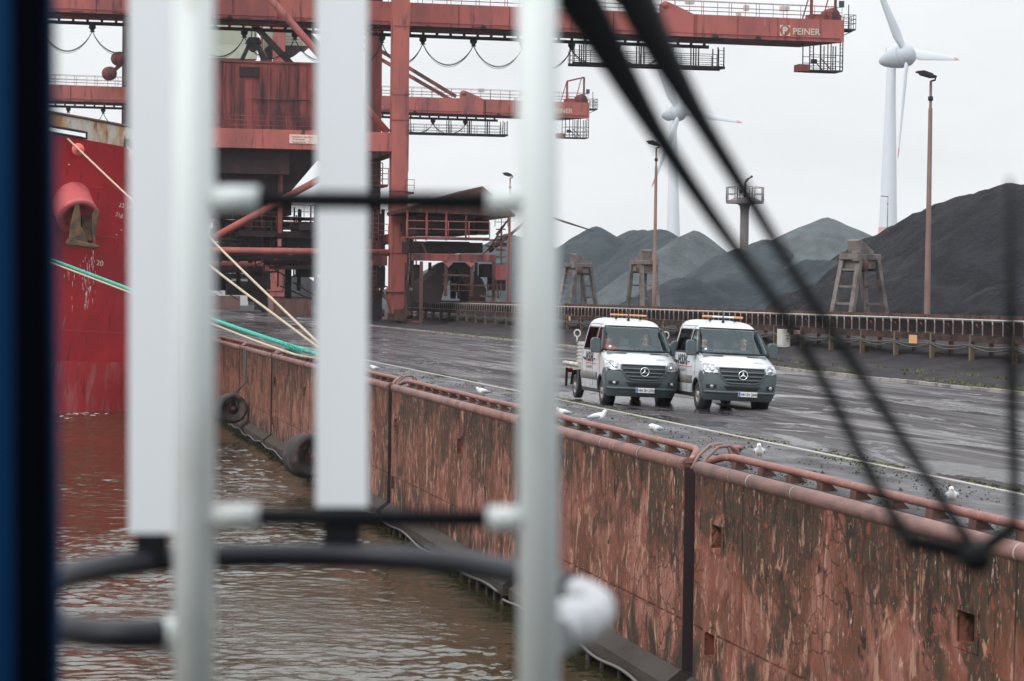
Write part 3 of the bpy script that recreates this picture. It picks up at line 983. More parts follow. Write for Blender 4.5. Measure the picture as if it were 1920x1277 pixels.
for (px_, py_, yy, lab) in ((146.5, 280, on_hull(146, 280).y - 0.7, "red rat guard disc on the lower beige mooring rope"), (252, 292, on_hull(250, 292).y - 0.7, "red rat guard disc on the upper beige rope, beside the white bar")):
    c = PY(px_, py_, yy)
    d = (PY(250, 378, 138) - s1).normalized() * -1 + Vector((0.25, 0.25, 0))
    tag(MB().lathe([(0.04, -0.02), (0.34, -0.012), (0.345, 0.0), (0.34, 0.012), (0.05, 0.03), (0.06, 0.09), (0, 0.09)], 28, c, Vector((0.12, -1, 0.1))).build("rat_guard", "ratguard", org=c), lab, "rat guard", "rat guards on the ropes")

# ------------------------------------------------------------------ coal heaps
def heap(label, ridge, m, slope=0.6, rough=0.5, res=74, base=-0.3):
    pts = [PX(a, c, X) for a, c, X in ridge]
    dense = []
    for a, c in zip(pts, pts[1:] or pts):
        k = max(2, int((c - a).length / 1.5))
        for i in range(k + 1):
            dense.append(a.lerp(c, i / k))
    hm = max(p.z for p in dense)
    reach = hm / slope * 1.12
    x0, x1 = max(41.0, min(p.x for p in dense) - reach), max(p.x for p in dense) + reach
    y0, y1 = min(p.y for p in dense) - reach, max(p.y for p in dense) + reach
    nx = ny = res
    vs, idx, mb = [], {}, MB()
    sc = hm / 10.0
    for j in range(ny + 1):
        for i in range(nx + 1):
            x, y = x0 + (x1 - x0) * i / nx, y0 + (y1 - y0) * j / ny
            wob = noise.noise((x / (4.5 * sc), y / (4.5 * sc), hm)) * 1.15 * sc * rough + noise.noise((x / (1.4 * sc), y / (1.4 * sc), hm + 3)) * 0.34 * sc * rough + abs(noise.noise((x / (2.3 * sc), y / (2.3 * sc), hm + 7))) * 0.5 * sc * rough
            z = max(p.z - slope * math.sqrt((x - p.x) ** 2 + (y - p.y) ** 2 + (0.35 * sc) ** 2) for p in dense) + 0.2 * sc
            tip = min(1.0, max(0.0, (hm - z) / (0.25 * hm) + 0.25))
            z += wob * tip
            vs.append(Vector((x, y, z)))
    fs = []
    for j in range(ny):
        for i in range(nx):
            f = (j * (nx + 1) + i, j * (nx + 1) + i + 1, (j + 1) * (nx + 1) + i + 1, (j + 1) * (nx + 1) + i)
            if max(vs[k].z for k in f) > base:
                fs.append(f)
    mb.v, mb.f, mb.s = vs, fs, [True] * len(fs)
    c = sum(dense, Vector()) / len(dense)
    o = mb.build("coal_heap", m, org=(c.x, c.y, 0), recalc=False)
    bm = bmesh.new()
    bm.from_mesh(o.data)
    bmesh.ops.delete(bm, geom=[v for v in bm.verts if not v.link_faces], context="VERTS")
    bm.to_mesh(o.data)
    bm.free()
    return tag(o, label, "coal heap", "heaps of the coal yard")


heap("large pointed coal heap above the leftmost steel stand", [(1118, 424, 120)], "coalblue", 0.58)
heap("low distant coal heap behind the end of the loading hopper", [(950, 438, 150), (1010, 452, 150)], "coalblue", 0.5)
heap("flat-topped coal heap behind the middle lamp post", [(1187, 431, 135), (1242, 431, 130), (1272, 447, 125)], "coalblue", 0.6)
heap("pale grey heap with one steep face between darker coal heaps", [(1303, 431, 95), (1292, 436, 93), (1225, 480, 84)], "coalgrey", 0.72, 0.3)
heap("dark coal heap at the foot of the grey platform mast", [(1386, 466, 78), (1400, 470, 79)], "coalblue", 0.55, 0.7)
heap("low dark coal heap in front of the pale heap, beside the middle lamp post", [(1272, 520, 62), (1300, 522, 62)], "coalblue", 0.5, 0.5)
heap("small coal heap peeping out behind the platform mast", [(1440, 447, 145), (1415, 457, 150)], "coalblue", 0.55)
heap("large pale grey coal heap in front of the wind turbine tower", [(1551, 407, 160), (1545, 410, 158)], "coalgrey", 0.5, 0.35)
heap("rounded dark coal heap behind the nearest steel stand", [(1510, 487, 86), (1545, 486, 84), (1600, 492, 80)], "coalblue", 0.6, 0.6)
heap("tall dark coal heap rising behind the tallest lamp post", [(1668, 432, 100), (1745, 400, 92), (1790, 373, 88), (1840, 356, 84), (1905, 340, 82), (1960, 345, 80)], "coal", 0.66, 0.9, 100)
heap("low front coal heap at the foot of the tall dark heap", [(1835, 548, 52), (1880, 532, 53), (1940, 520, 54)], "coal", 0.55, 0.8)
heap("black coal heap seen beneath the crane portal", [(562, 512, 60), (570, 520, 62)], "coal", 0.6, 0.9)

# ------------------------------------------------------------------ conveyor
CX_ = 38.0
Y0, Y1 = 88.0, 262.0
q = thing("belt_conveyor", "long rusty belt conveyor on posts along the coal yard", "conveyor", (CX_, 110, 0))
tb = MB()
y = Y0
while y < Y1:
    tb.box(38.55, 38.62, y, y + 5.96, 1.98, 2.2 + 0.02 * math.sin(y))
    y += 6.0
tb.build("back_plate", "rust", q)
MB().tube((37.72, Y0, 2.02), (37.72, Y1, 2.02), 0.03, n=8).build("top_rail", "galv", q)
tr = MB()
tr.prism([(37.8, 1.95), (38.05, 1.6), (38.35, 1.6), (38.56, 1.95), (38.54, 1.97), (38.33, 1.64), (38.07, 1.64), (37.84, 1.97)], "y", Y0, Y1)
tr.build("belt", "belt", q)
sk = MB()
sk.prism([(37.82, 1.93), (38.0, 1.45), (38.45, 1.45), (38.54, 1.93), (38.35, 1.60), (38.05, 1.60)], "y", Y0, Y1)
sk.build("trough_plate", "soot", q)
bm_ = MB()
bm_.box(37.62, 37.74, Y0, Y1, 1.12, 1.4)
bm_.box(38.5, 38.6, Y0, Y1, 1.12, 1.4)
bm_.build("side_beam", "conv", q)
MB().box(37.8, 38.5, Y0, Y1, 0.82, 0.85).build("return_belt", "belt", q)
ny = 0
far = MB()
y = Y0 + 0.4
while y < Y1:
    t = MB() if ny < 95 else far
    t.beam((37.66, y, 1.4), (37.66, y, 1.82), 0.04, 0.05)
    t.beam((37.66, y, 1.82), (37.7, y + 0.16, 2.0), 0.05, 0.06)
    if ny < 95:
        t.build("idler_bracket", "idler", q)
        if ny % 3 == 1:
            MB().tube((37.86, y + 0.06, 1.86), (38.06, y + 0.03, 1.56), 0.055, n=8).build("idler_roller", "redsoot" if ny % 2 else "guard", q)
    ny += 1
    y += 1.1
stuff(far.build("far_brackets", "idler", q))
y = PX(1835, 702, CX_).y - 4.6 * 4
while y < Y1:
    p = MB()
    p.box(37.6, 37.78, y - 0.09, y + 0.09, -0.05, 1.43)
    p.build("post", "yellowpost", q)
    p = MB().box(38.45, 38.6, y - 0.08, y + 0.08, -0.05, 1.43).beam((37.7, y, 0.5), (38.5, y, 0.5), 0.06, 0.08)
    p.build("rear_post", "rust", q)
    for dz, sg in ((1.04, 0.1), (1.0, 0.2)):
        MB().path(arc((37.58, y, dz), (37.58, y + 4.6, dz), sg, 8), 0.022, 5).build("cable", "cable", q)
    y += 4.6
for px_, py_, w_, h_, m_ in ((1712, 636, 0.42, 0.36, "ochre"), (1494, 623, 0.4, 0.2, "signpink"), (1068, 597, 0.24, 0.3, "ochre"), (1380, 620, 0.3, 0.2, "signpink")):
    c = PX(px_, py_, 37.57)
    MB().box(37.56, 37.575, c.y - w_ * 1.2, c.y + w_ * 1.2, c.z - h_ / 2, c.z + h_ / 2).build("plate", m_, q)
c = PX(1462, 648, 37.4)
q2 = thing("switch_cabinet", "pale grey electrical cabinet under the conveyor beside the second van", "cabinet", (c.x, c.y, 0))
MB().box(c.x, c.x + 0.4, c.y - 0.5, c.y + 0.5, 0.35, 1.25).build("housing", "signgrey", q2, bevel=0.02)
MB().box(c.x - 0.02, c.x, c.y - 0.42, c.y + 0.42, 0.42, 1.18).build("door", "signgrey", q2)
MB().box(c.x + 0.1, c.x + 0.3, c.y - 0.3, c.y + 0.3, 0.0, 0.35).build("leg", "rust", q2)

# ------------------------------------------------------------------ steel A-frame stands
def a_frame(px0, py_base, label, yaw, W=3.5, H=5.0):
    b0 = PX(px0, py_base, 46.5)
    q = thing("steel_stand", label, "steel stand", (b0.x, b0.y, 0), "steel grab stands behind the conveyor", local=True)
    q.rotation_euler = (0, 0, R_(yaw))
    for s in (-1, 1):
        for d in (-0.55, 0.55):
            MB().beam((s * W / 2, d * 1.25, 0), (s * 0.9, d, H), 0.3, 0.26, up=(0, 1, 0)).build("leg", "grab", q)
        for k in range(5):
            t = 0.13 + k * 0.19
            x = s * (W / 2 + (0.9 - W / 2) * t)
            dd = 0.55 * (1.25 - 0.25 * t)
            MB().beam((x, -dd, H * t), (x, dd, H * t), 0.16, 0.12).build("rung", "grab", q)
    hd = MB()
    hd.box(-1.15, 1.15, -0.65, 0.65, H, H + 0.34)
    hd.box(-0.85, 0.85, -0.5, 0.5, H - 0.5, H)
    hd.build("head_beam", "grab", q, bevel=0.04)
    sh = MB()
    sh.lathe([(0.34, -0.66), (0.36, -0.6), (0.36, 0.6), (0.34, 0.66)], 18, (-0.45, 0, H - 0.3), (0, 1, 0))
    sh.build("sheave", "rust", q)
    tp = MB()
    tp.prism([(-0.6, H + 0.34), (-0.2, H + 0.34), (0.75, H + 0.34), (0.8, H + 0.5), (-0.55, H + 1.15), (-0.75, H + 1.08)], "y", -0.4, 0.4)
    tp.build("head_cover", "grab", q, bevel=0.03)
    MB().box(-1.3, -1.0, -0.7, -0.3, H - 0.1, H + 0.45).build("motor", "grab", q, bevel=0.04)
    for k in range(7):
        x = -0.5 + k * 0.16
        MB().tube((x, random.uniform(-.2, .2), H - 0.45), (x * 1.3, random.uniform(-.2, .2), 0.1), 0.022, n=5).build("hanging_rope", "chain", q)
    return q


a_frame(1611, 600, "nearest A-frame steel stand with ladder rungs and hanging ropes", 38, 4.5, 5.0)
a_frame(1205, 588, "narrow steel stand seen from its side beside the middle lamp post", 100, 3.4, 5.2)
a_frame(1083, 586, "farthest A-frame steel stand, above the rear of the first van", 35, 4.0, 5.2)

# ------------------------------------------------------------------ lamp posts, platform mast
def lamp_post(px_, ytop, X, label, r=0.15, double=True):
    pb = PX(px_[0], 596, X)
    pt = PX(px_[1], ytop, X)
    q = thing("lamp_post", label, "lamp post", (pb.x, pb.y, 0), "lamp posts of the coal yard")
    h = pt.z
    MB().path([(pb.x, pb.y, 0), (pb.x, pb.y, 0.9), (pb.x, pb.y, h * 0.9), (pb.x, pb.y, h * 0.905), (pb.x, pb.y, h)], [r * 1.15, r, r * 0.62, r * 0.45, r * 0.4], 14).build("pole", "pole", q)
    MB().tube((pb.x, pb.y, h * 0.93), (pb.x, pb.y, h * 0.945), r * 0.75, n=12).build("collar", "dark", q)
    if double:
        MB().path([(pb.x, pb.y, h), (pb.x + 0.2, pb.y, h + 0.05), (pb.x + 0.24, pb.y, h + 0.18), (pb.x + 0.1, pb.y, h + 0.28)], 0.045, 8).build("yoke", "dark", q)
        for dy in (-0.25, 0.25):
            MB().prism([(pb.x + 0.16, h + 0.3 + dy * .3), (pb.x - 0.3, h + 0.44 + dy * .3), (pb.x - 0.62, h + 0.40 + dy * .3), (pb.x - 0.64, h + 0.33 + dy * .3), (pb.x - 0.12, h + 0.2 + dy * .3), (pb.x + 0.12, h + 0.2 + dy * .3)], "y", pb.y + dy - 0.16, pb.y + dy + 0.16).build("floodlight", "dark", q)
    else:
        MB().prism([(pb.x + 0.1, h - 0.1), (pb.x + 0.1, h + 0.05), (pb.x - 1.5, h + 0.15), (pb.x - 1.55, h)], "y", pb.y - 0.12, pb.y + 0.12).build("lantern", "dark", q)
    return q


lamp_post((1738, 1746), 152, 42.5, "tallest rusty lamp post with double floodlight, beside the big dark coal heap", 0.16)
lamp_post((1226, 1227), 278, 42.5, "slim rusty lamp post crossing the distant turbine tower", 0.15)
lamp_post((953, 957), 334, 42.5, "lamp post beyond the loading hopper, half hidden by the ladder rail", 0.15)
lamp_post((1661, 1661), 369, 190, "small far lamp post standing before the turbine tower base", 0.16, double=False)

p0, p1 = PX(1395, 470, 100), PX(1396, 383, 100)
q = thing("platform_mast", "grey column with a railed round platform and water cannon above the coal heaps", "mast", (p0.x, p0.y, 0))
px_, py_, zt = p0.x, p0.y, p1.z
rm = 0.62
MB().lathe([(rm * 1.08, 0), (rm, 4), (rm, zt - 0.9), (rm * 1.1, zt - 0.7), (rm * 1.15, zt - 0.25), (rm * 1.7, zt + 0.05), (rm * 1.9, zt + 0.1), (0, zt + 0.12)], 20, (px_, py_, 0)).build("column", "mast", q)
PR = 2.75
MB().lathe([(0.3, zt + 0.1), (PR, zt + 0.1), (PR, zt + 0.45), (PR * 0.9, zt + 0.46), (PR * 0.55, zt + 0.9), (0.3, zt + 0.95)], 8, (px_, py_, 0), smooth=False).build("platform", "mast", q)
rl = MB()
for k in range(8):
    a, a2 = 2 * math.pi * k / 8 + 0.2, 2 * math.pi * (k + 1) / 8 + 0.2
    A_, B_ = Vector((px_ + PR * math.cos(a), py_ + PR * math.sin(a), 0)), Vector((px_ + PR * math.cos(a2), py_ + PR * math.sin(a2), 0))
    for v in (A_.lerp(B_, 0.08), A_.lerp(B_, 0.92)):
        rl.tube(v + Vector((0, 0, zt + 0.4)), v + Vector((0, 0, zt + 2.35)), 0.055, n=6)
    for hz in (1.4, 2.35):
        rl.tube(A_.lerp(B_, 0.08) + Vector((0, 0, zt + hz)), A_.lerp(B_, 0.92) + Vector((0, 0, zt + hz)), 0.05, n=6)
rl.build("railing", "mast", q)
wc = MB()
wc.tube((px_, py_, zt + 0.8), (px_, py_, zt + 2.6), 0.2, n=10)
wc.path([(px_, py_, zt + 2.6), (px_ + 0.05, py_, zt + 3.1), (px_ + 0.45, py_, zt + 3.55), (px_ + 0.9, py_, zt + 3.85)], [0.2, 0.17, 0.13, 0.09], 8)
wc.tube((px_ + 0.85, py_, zt + 3.8), (px_ + 1.05, py_, zt + 3.95), 0.16, n=8)
wc.beam((px_ - 0.1, py_, zt + 3.4), (px_ + 0.75, py_, zt + 3.75), 0.12, 0.06)
wc.build("water_cannon", "dark", q)
MB().box(px_ - 0.75, px_ - 0.4, py_ - 0.3, py_ + 0.3, zt + 1.5, zt + 2.1).build("control_box", "dark", q)

# ------------------------------------------------------------------ wind turbines
def turbine(hub_px, base_px, depth, blades, label, egg):
    hub = PD(*hub_px, depth)
    bs = PD(*base_px, depth)
    q = thing("wind_turbine", label, "wind turbine", (bs.x, bs.y, 0), "wind turbines beyond the coal yard")
    im = lambda v: (AXR * v[0] - AXD * v[1] + AXF * v[2]) * (depth / FPX)
    B = [im(v) for v in blades]
    nrm = B[0].cross(B[1]).normalized()
    if nrm.dot(AXF) > 0:
        nrm = -nrm
    tt = PD(egg[0], egg[1], depth)
    base = Vector((bs.x, bs.y, 0))
    H = tt.z
    prof = [(3.9, 0), (3.3, 0.2 * H), (2.55, 0.55 * H), (1.75, 0.9 * H), (1.6, H)]
    top = Vector((tt.x, tt.y, 0)) - base
    tw = MB()
    rows = []
    for r, z in [(3.9, 0), (3.6, 12), (3.3, 24), (2.9, 36), (2.5, 50), (2.1, 62), (1.75, 74), (1.6, H)]:
        c = base + top * (z / H) + Vector((0, 0, z))
        rows.append([c + Vector((math.cos(a), math.sin(a), 0)) * r for a in [2 * math.pi * k / 28 for k in range(29)]])
    twr = tw.grid(rows).build("tower", "turbine", q)
    rb = MB()
    rr = []
    for z in (20, 28.0):
        r = 3.43 if z == 20 else 3.24
        c = base + top * (z / H) + Vector((0, 0, z))
        rr.append([c + Vector((math.cos(a), math.sin(a), 0)) * r for a in [2 * math.pi * k / 28 for k in range(29)]])
    if depth < 1000:
        rb.grid(rr).build("red_band", "turbred", twr)
    L = 12.2
    MB().lathe([(0.05, -8.6), (0.9, -8.3), (1.9, -7.0), (2.9, -4.8), (3.6, -2.2), (3.9, -0.6), (3.92, 0.0)], 28, hub, nrm).build("nacelle", "turbgrey", q)
    MB().lathe([(3.8, 0.0), (3.95, 0.12), (4.0, 1.2), (3.7, 2.8), (2.8, 4.2), (1.5, 4.9), (0.05, 5.1)], 28, hub, nrm).build("spinner", "turbgrey", q)
    MB().tube((hub - nrm * 6 + Vector((0, 0, 2.2))), (hub - nrm * 6 + Vector((0, 0, 4.6))), 0.12, n=6).build("wind_vane", "turbgrey", q)
    u1 = B[1].normalized()
    sg_ = 1 if nrm.cross(u1).dot(AXR) * nrm.dot(AXR) > 0 else -1
    PITCH = 0.22
    for v in B:
        u = v.normalized()
        ch = nrm.cross(u).normalized() * sg_
        o_ = hub + nrm * 2.2
        def sec(s):
            ln_ = v.length
            c = 1.5 if s < 0.05 else 0
            chord = [(0.06, 2.3), (0.12, 3.2), (0.2, 4.6), (0.3, 4.2), (0.5, 3.1), (0.7, 2.3), (0.88, 1.6), (0.96, 1.1), (1.0, 0.25)]
            cc = chord[0][1]
            for (a, ca), (b_, cb) in zip(chord, chord[1:]):
                if a <= s <= b_:
                    cc = ca + (cb - ca) * (s - a) / (b_ - a)
            th = max(0.12, cc * (0.9 if s < 0.08 else 0.45 if s < 0.15 else 0.2))
            tw_ = PITCH + 0.12 * (1 - s)
            c1 = ch * math.cos(tw_) + nrm * math.sin(tw_)
            c2 = nrm * math.cos(tw_) - ch * math.sin(tw_)
            ctr = o_ + u * (ln_ * s) - c1 * (cc * 0.12)
            return [ctr + c1 * (cc / 2 * math.cos(a)) + c2 * (th / 2 * math.sin(a)) for a in [2 * math.pi * k / 14 for k in range(15)]]
        bl = MB().grid([sec(s) for s in (0.06, 0.09, 0.12, 0.16, 0.2, 0.3, 0.45, 0.6, 0.75, 0.9)]).build("blade", "turbine", q)
        MB().grid([sec(s) for s in (0.9, 0.93, 0.96, 0.985, 1.0)]).build("blade_tip", "turbred", bl)
    return q


turbine((1690, 106), (1662, 560), 900, [(130, 12, 189), (-97, 190, -84), (-33, -202, -105)], "nearer wind turbine with all three blades in view above the dark heap", (1671, 128))
turbine((1268, 212), (1263, 560), 1184, [(128, -10, 119), (-71, 155, -40), (-57, -145, -79)], "farther wind turbine, its hub behind the wiper arm", (1262, 226))


# ================================================================== CRANES
YF, YR, YBm = 235.0, 253.0, 238.0       # front frame, rear frame, front face of the boom
XL, XW = 34.0, 14.9                      # landside and waterside rails
FR = lambda a, c: PY(a, c, YF)
BM = lambda a, c: PY(a, c, YBm)
SECOND = 112.0
C2 = lambda a, c, y: PY(a, c, y + SECOND) - Vector((0, SECOND, 0))     # read off the second crane, carried to the first


def rails(mb, p, q, heights, step, r=0.03, posts=True):
    p, q = Vector(p), Vector(q)
    for h in heights:
        mb.tube(p + Vector((0, 0, h)), q + Vector((0, 0, h)), r, n=5)
    n = max(1, int((q - p).length / step))
    for i in range(n + 1):
        c = p.lerp(q, i / n)
        mb.tube(c, c + Vector((0, 0, heights[-1])), r, n=5)
    return mb


crane = thing("gantry_crane", "nearer red gantry crane with hopper and long boom over the quay", "crane", (XL, YF, 0), "red grab unloader cranes")
zb = (FR(560, 263)).z
ZP0, ZP1 = FR(560, 281).z, FR(560, 245).z
ZTOP = 43.0
for X, Y in ((XL, YF), (XL, YR), (XW, YF), (XW, YR)):
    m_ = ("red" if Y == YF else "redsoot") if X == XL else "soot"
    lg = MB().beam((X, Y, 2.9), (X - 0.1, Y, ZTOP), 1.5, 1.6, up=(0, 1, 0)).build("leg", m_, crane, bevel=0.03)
    if Y == YF:
        for zz in (FR(740, 50).z, FR(740, 178).z, FR(740, 226).z, 12.0, 6.4):
            MB().box(X - 0.79, X + 0.79, Y - 0.84, Y + 0.84, zz - 0.035, zz + 0.035).build("leg_band", "redsoot", lg)
    foot = MB()
    foot.prism([(X - 0.95, 2.9), (X + 0.95, 2.9), (X + 0.95, 2.3), (X + 0.1, 0.9), (X - 0.55, 0.9), (X - 0.95, 2.3)], "y", Y - 0.85, Y + 0.85)
    foot.box(X - 1.2, X + 1.3, Y - 1.0, Y + 1.0, 2.9, 3.05)
    ft_ = foot.build("bogie", m_, crane)
    tr = MB()
    for dy in (-2.4, -0.8, 0.8, 2.4):
        tr.lathe([(0.34, -0.12), (0.42, -0.12), (0.42, 0.12), (0.34, 0.12)], 16, (X, Y + dy, 0.4), (1, 0, 0))
    tr.build("wheel_set", "rust", ft_)
    fr_ = MB()
    for dy in (-1.6, 1.6):
        fr_.box(X - 0.45, X + 0.45, Y + dy - 1.3, Y + dy + 1.3, 0.35, 1.0)
    fr_.box(X - 0.4, X + 0.4, Y - 1.9, Y + 1.9, 0.95, 1.35)
    fr_.box(X + 0.45, X + 1.2, Y - 1.2, Y + 0.4, 0.5, 1.2)
    fr_.lathe([(0.3, 0), (0.3, 0.5), (0, 0.52)], 14, (X + 0.8, Y - 1.25, 0.8), (0, -1, 0))
    fr_.build("truck_frame", "rust" if X == XL else "soot", ft_)
    MB().box(X + 0.5, X + 1.7, Y - 2.1, Y - 2.0, 0.2, 0.32).build("striped_bar", "ratguard", ft_)
# portal beams
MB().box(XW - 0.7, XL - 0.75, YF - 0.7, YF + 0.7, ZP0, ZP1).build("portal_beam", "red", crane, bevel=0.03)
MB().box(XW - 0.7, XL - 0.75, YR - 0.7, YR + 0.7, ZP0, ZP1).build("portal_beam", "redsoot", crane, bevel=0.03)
for X in (XL, XW):
    MB().box(X - 0.6, X + 0.6, YF + 0.82, YR - 0.82, ZP0, ZP1).build("cross_beam", "redsoot", crane)
    MB().box(X - 0.6, X + 0.6, YF + 0.82, YR - 0.82, 7.4, 8.2).build("sill_beam", "redsoot", crane)
# braces and round struts of the front frame
def strut(name, a, c, r, m_="red", y=YF):
    MB().tube(PY(*a, y), PY(*c, y), r, n=14).build(name, m_, crane)


strut("brace", (430, -90), (727, 249), 0.33)
strut("brace", (360, 468), (610, 330), 0.32)
strut("strut", (300, 468), (740, 474), 0.31)
strut("strut", (300, 494), (478, 497), 0.24, "red", YF + 3)
MB().beam(PY(470, 40, YR), PY(560, 135, YR), 0.55, 0.55).build("brace", "soot", crane)
MB().beam(PY(560, 45, YR), PY(640, 130, YR), 0.5, 0.5).build("brace", "soot", crane)
MB().beam(PY(300, 478, YF + 1), PY(700, 484, YF + 1), 0.6, 0.35).build("lower_girder", "soot", crane)
# receiving hopper
h0, h1 = PY(398, 112, YF + 0.9).x, PY(652, 112, YF + 0.9).x
zh = PY(500, 116, YF + 0.9).z
hp = MB()
hp.box(h0, h1, YF + 0.9, YR - 1.0, ZP1 - 0.2, zh)
n = 15
for i in range(n):
    x = h0 + (h1 - h0) * (i + 0.3) / n
    if i not in (3, 4):
        hp.box(x - 0.06, x + 0.06, YF + 0.74, YF + 0.9, ZP1, zh - 0.25)
    else:
        hp.box(x - 0.06, x + 0.06, YF + 0.74, YF + 0.9, ZP1, zh - 1.5)
hp.box(h0 - 0.1, h1 + 0.1, YF + 0.78, YF + 0.9, zh - 0.12, zh + 0.05)
hopper = hp.build("hopper", "redsoot", crane)
MB().box(PY(452, 0, YF).x, PY(490, 0, YF).x, YF + 0.66, YF + 0.9, PY(470, 142, YF).z, PY(470, 124, YF).z).build("hatch", "soot", hopper)
MB().tube(PY(472, 185, YF + 0.7), PY(582, 188, YF + 0.7), 0.06, n=6).build("handrail", "rust", hopper)
fx0, fx1 = PY(405, 300, YF).x, PY(612, 300, YF).x
fb = MB()
fb.add([(fx0, YF + 0.9, ZP0), (fx1, YF + 0.9, ZP0), (fx1, YR - 1, ZP0), (fx0, YR - 1, ZP0),
        (PY(440, 0, YF).x, YF + 4, PY(500, 392, YF).z), (PY(528, 0, YF).x, YF + 4, PY(500, 392, YF).z), (PY(528, 0, YF).x, YR - 4, PY(500, 392, YF).z), (PY(440, 0, YF).x, YR - 4, PY(500, 392, YF).z)],
       [(0, 1, 5, 4), (1, 2, 6, 5), (2, 3, 7, 6), (3, 0, 4, 7), (0, 3, 2, 1), (4, 5, 6, 7)])
fb.box(PY(412, 0, YF).x, PY(548, 0, YF).x, YF + 0.5, YF + 9, PY(500, 326, YF).z, ZP0 - 0.05)
fb.build("funnel", "soot", hopper)
MB().box(PY(404, 0, YF).x, PY(560, 0, YF).x, YF + 4.0, YR - 4, PY(500, 400, YF).z, PY(500, 345, YF).z).build("chute_body", "soot", hopper)
wk = MB()
rails(wk, (h0 - 0.2, YF - 0.5, ZP1), (h1 + 1, YF - 0.5, ZP1), (0.35, 0.8, 1.2), 1.5, 0.028)
wk.build("walkway_railing", "redsoot", crane)
# load sign on the portal beam
s0, s1_ = FR(541, 253), FR(592, 271)
sg = MB().box(s0.x, s1_.x + 0.05, YF - 0.78, YF - 0.72, s1_.z, s0.z).build("load_sign", "signpink", crane, bevel=0.02)
W_ = s1_.x - s0.x
text("lettering", "Tragfähigkeit in den Seilen:", 0.235, "signblack", sg, (s0.x + 0.1, YF - 0.785, s0.z - 0.27), (1, 0, 0), (0, 0, 1), xscale=0.8)
text("lettering", "Greiferbetrieb        32 t", 0.235, "signblack", sg, (s0.x + 0.28, YF - 0.785, s0.z - 0.5), (1, 0, 0), (0, 0, 1), xscale=0.8)
text("lettering", "Stückgutbetrieb    37 t", 0.235, "signblack", sg, (s0.x + 0.28, YF - 0.785, s0.z - 0.74), (1, 0, 0), (0, 0, 1), xscale=0.8)

# machinery decks between the legs, below the hopper
deck = MB()
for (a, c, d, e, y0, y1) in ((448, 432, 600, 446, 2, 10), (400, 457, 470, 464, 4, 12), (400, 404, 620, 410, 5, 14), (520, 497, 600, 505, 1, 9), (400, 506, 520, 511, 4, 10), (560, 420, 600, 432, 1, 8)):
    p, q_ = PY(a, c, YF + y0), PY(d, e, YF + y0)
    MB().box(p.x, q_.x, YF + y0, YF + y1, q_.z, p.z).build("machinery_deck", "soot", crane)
ho = MB()
for (a, c, d, e, y0, y1) in ((408, 412, 470, 452, 6, 12), (540, 440, 600, 465, 4, 10), (470, 446, 520, 468, 5, 9), (600, 380, 700, 470, 9, 14), (640, 300, 712, 360, 12, 16), (560, 505, 590, 520, 4, 7), (690, 500, 722, 540, 5, 12), (470, 500, 492, 560, 6, 9), (536, 505, 546, 560, 7, 8)):
    p, q_ = PY(a, c, YF + y0), PY(d, e, YF + y0)
    MB().box(p.x, q_.x, YF + y0, YF + y1, q_.z, p.z).build("drive_housing", "dark", crane)
MB().box(PY(529, 0, YF).x, PY(537, 0, YF).x, YF + 1.2, YF + 1.7, PY(530, 437, YF).z, ZP0).build("hanger_column", "redsoot", crane)
for (a, c, d, e, y0, h) in ((408, 432, 600, 440, 1.8, (0.5, 1.0, 1.5)), (400, 457, 520, 463, 3.6, (0.5, 1.1)), (480, 404, 600, 408, 4.5, (0.5, 1.1)), (520, 497, 600, 500, 0.8, (0.5, 1.0)), (690, 405, 728, 406, 5, (0.6, 1.2)), (690, 443, 728, 445, 5, (0.6, 1.2))):
    rl = rails(MB(), PY(a, c, YF + y0), PY(d, e, YF + y0), h, 1.3, 0.028)
    rl.build("deck_railing", "redsoot", crane)
tg = MB()
random.seed(5)
for i in range(95):
    a, c = random.uniform(402, 722), random.uniform(395, 560)
    y0 = random.uniform(2, 14)
    p = PY(a, c, YF + y0)
    if random.random() < 0.5:
        tg = MB().beam(p, p + Vector((0, 0, random.uniform(1.2, 3.2))), 0.14, 0.14)
    else:
        tg = MB().beam(p, p + Vector((random.uniform(1.2, 3.5), 0, random.choice((0, 0, -1.2, 1.3)))), 0.12, 0.12)
    tg.build("deck_bracing", "soot" if i % 3 else "redsoot", crane)
cyl = MB()
for i in range(7):
    p = PY(428 + i * 13, 420, YF + 4.2)
    MB().lathe([(0.22, 0), (0.22, 0.8), (0.12, 0.9)], 10, p - Vector((0, 0, 0.5)), (0, 0, 1)).build("roller", "dark", crane)
# big plate girders, columns and a belt housing that fill the portal
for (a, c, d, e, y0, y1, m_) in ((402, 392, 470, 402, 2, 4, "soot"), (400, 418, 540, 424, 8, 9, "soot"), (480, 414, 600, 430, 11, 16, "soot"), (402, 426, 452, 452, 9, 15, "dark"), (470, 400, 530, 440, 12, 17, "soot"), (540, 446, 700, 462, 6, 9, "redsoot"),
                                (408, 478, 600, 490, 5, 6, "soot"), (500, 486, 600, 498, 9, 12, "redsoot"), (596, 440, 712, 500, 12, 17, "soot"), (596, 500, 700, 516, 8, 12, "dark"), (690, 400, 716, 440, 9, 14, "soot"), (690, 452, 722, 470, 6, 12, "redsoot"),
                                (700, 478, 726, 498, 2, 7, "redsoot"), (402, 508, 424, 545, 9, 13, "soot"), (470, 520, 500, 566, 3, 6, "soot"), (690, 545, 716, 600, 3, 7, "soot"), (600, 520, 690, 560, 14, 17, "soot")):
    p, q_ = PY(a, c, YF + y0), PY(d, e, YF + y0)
    MB().box(p.x, q_.x, YF + y0, YF + y1, q_.z, p.z).build("girder", m_, crane)
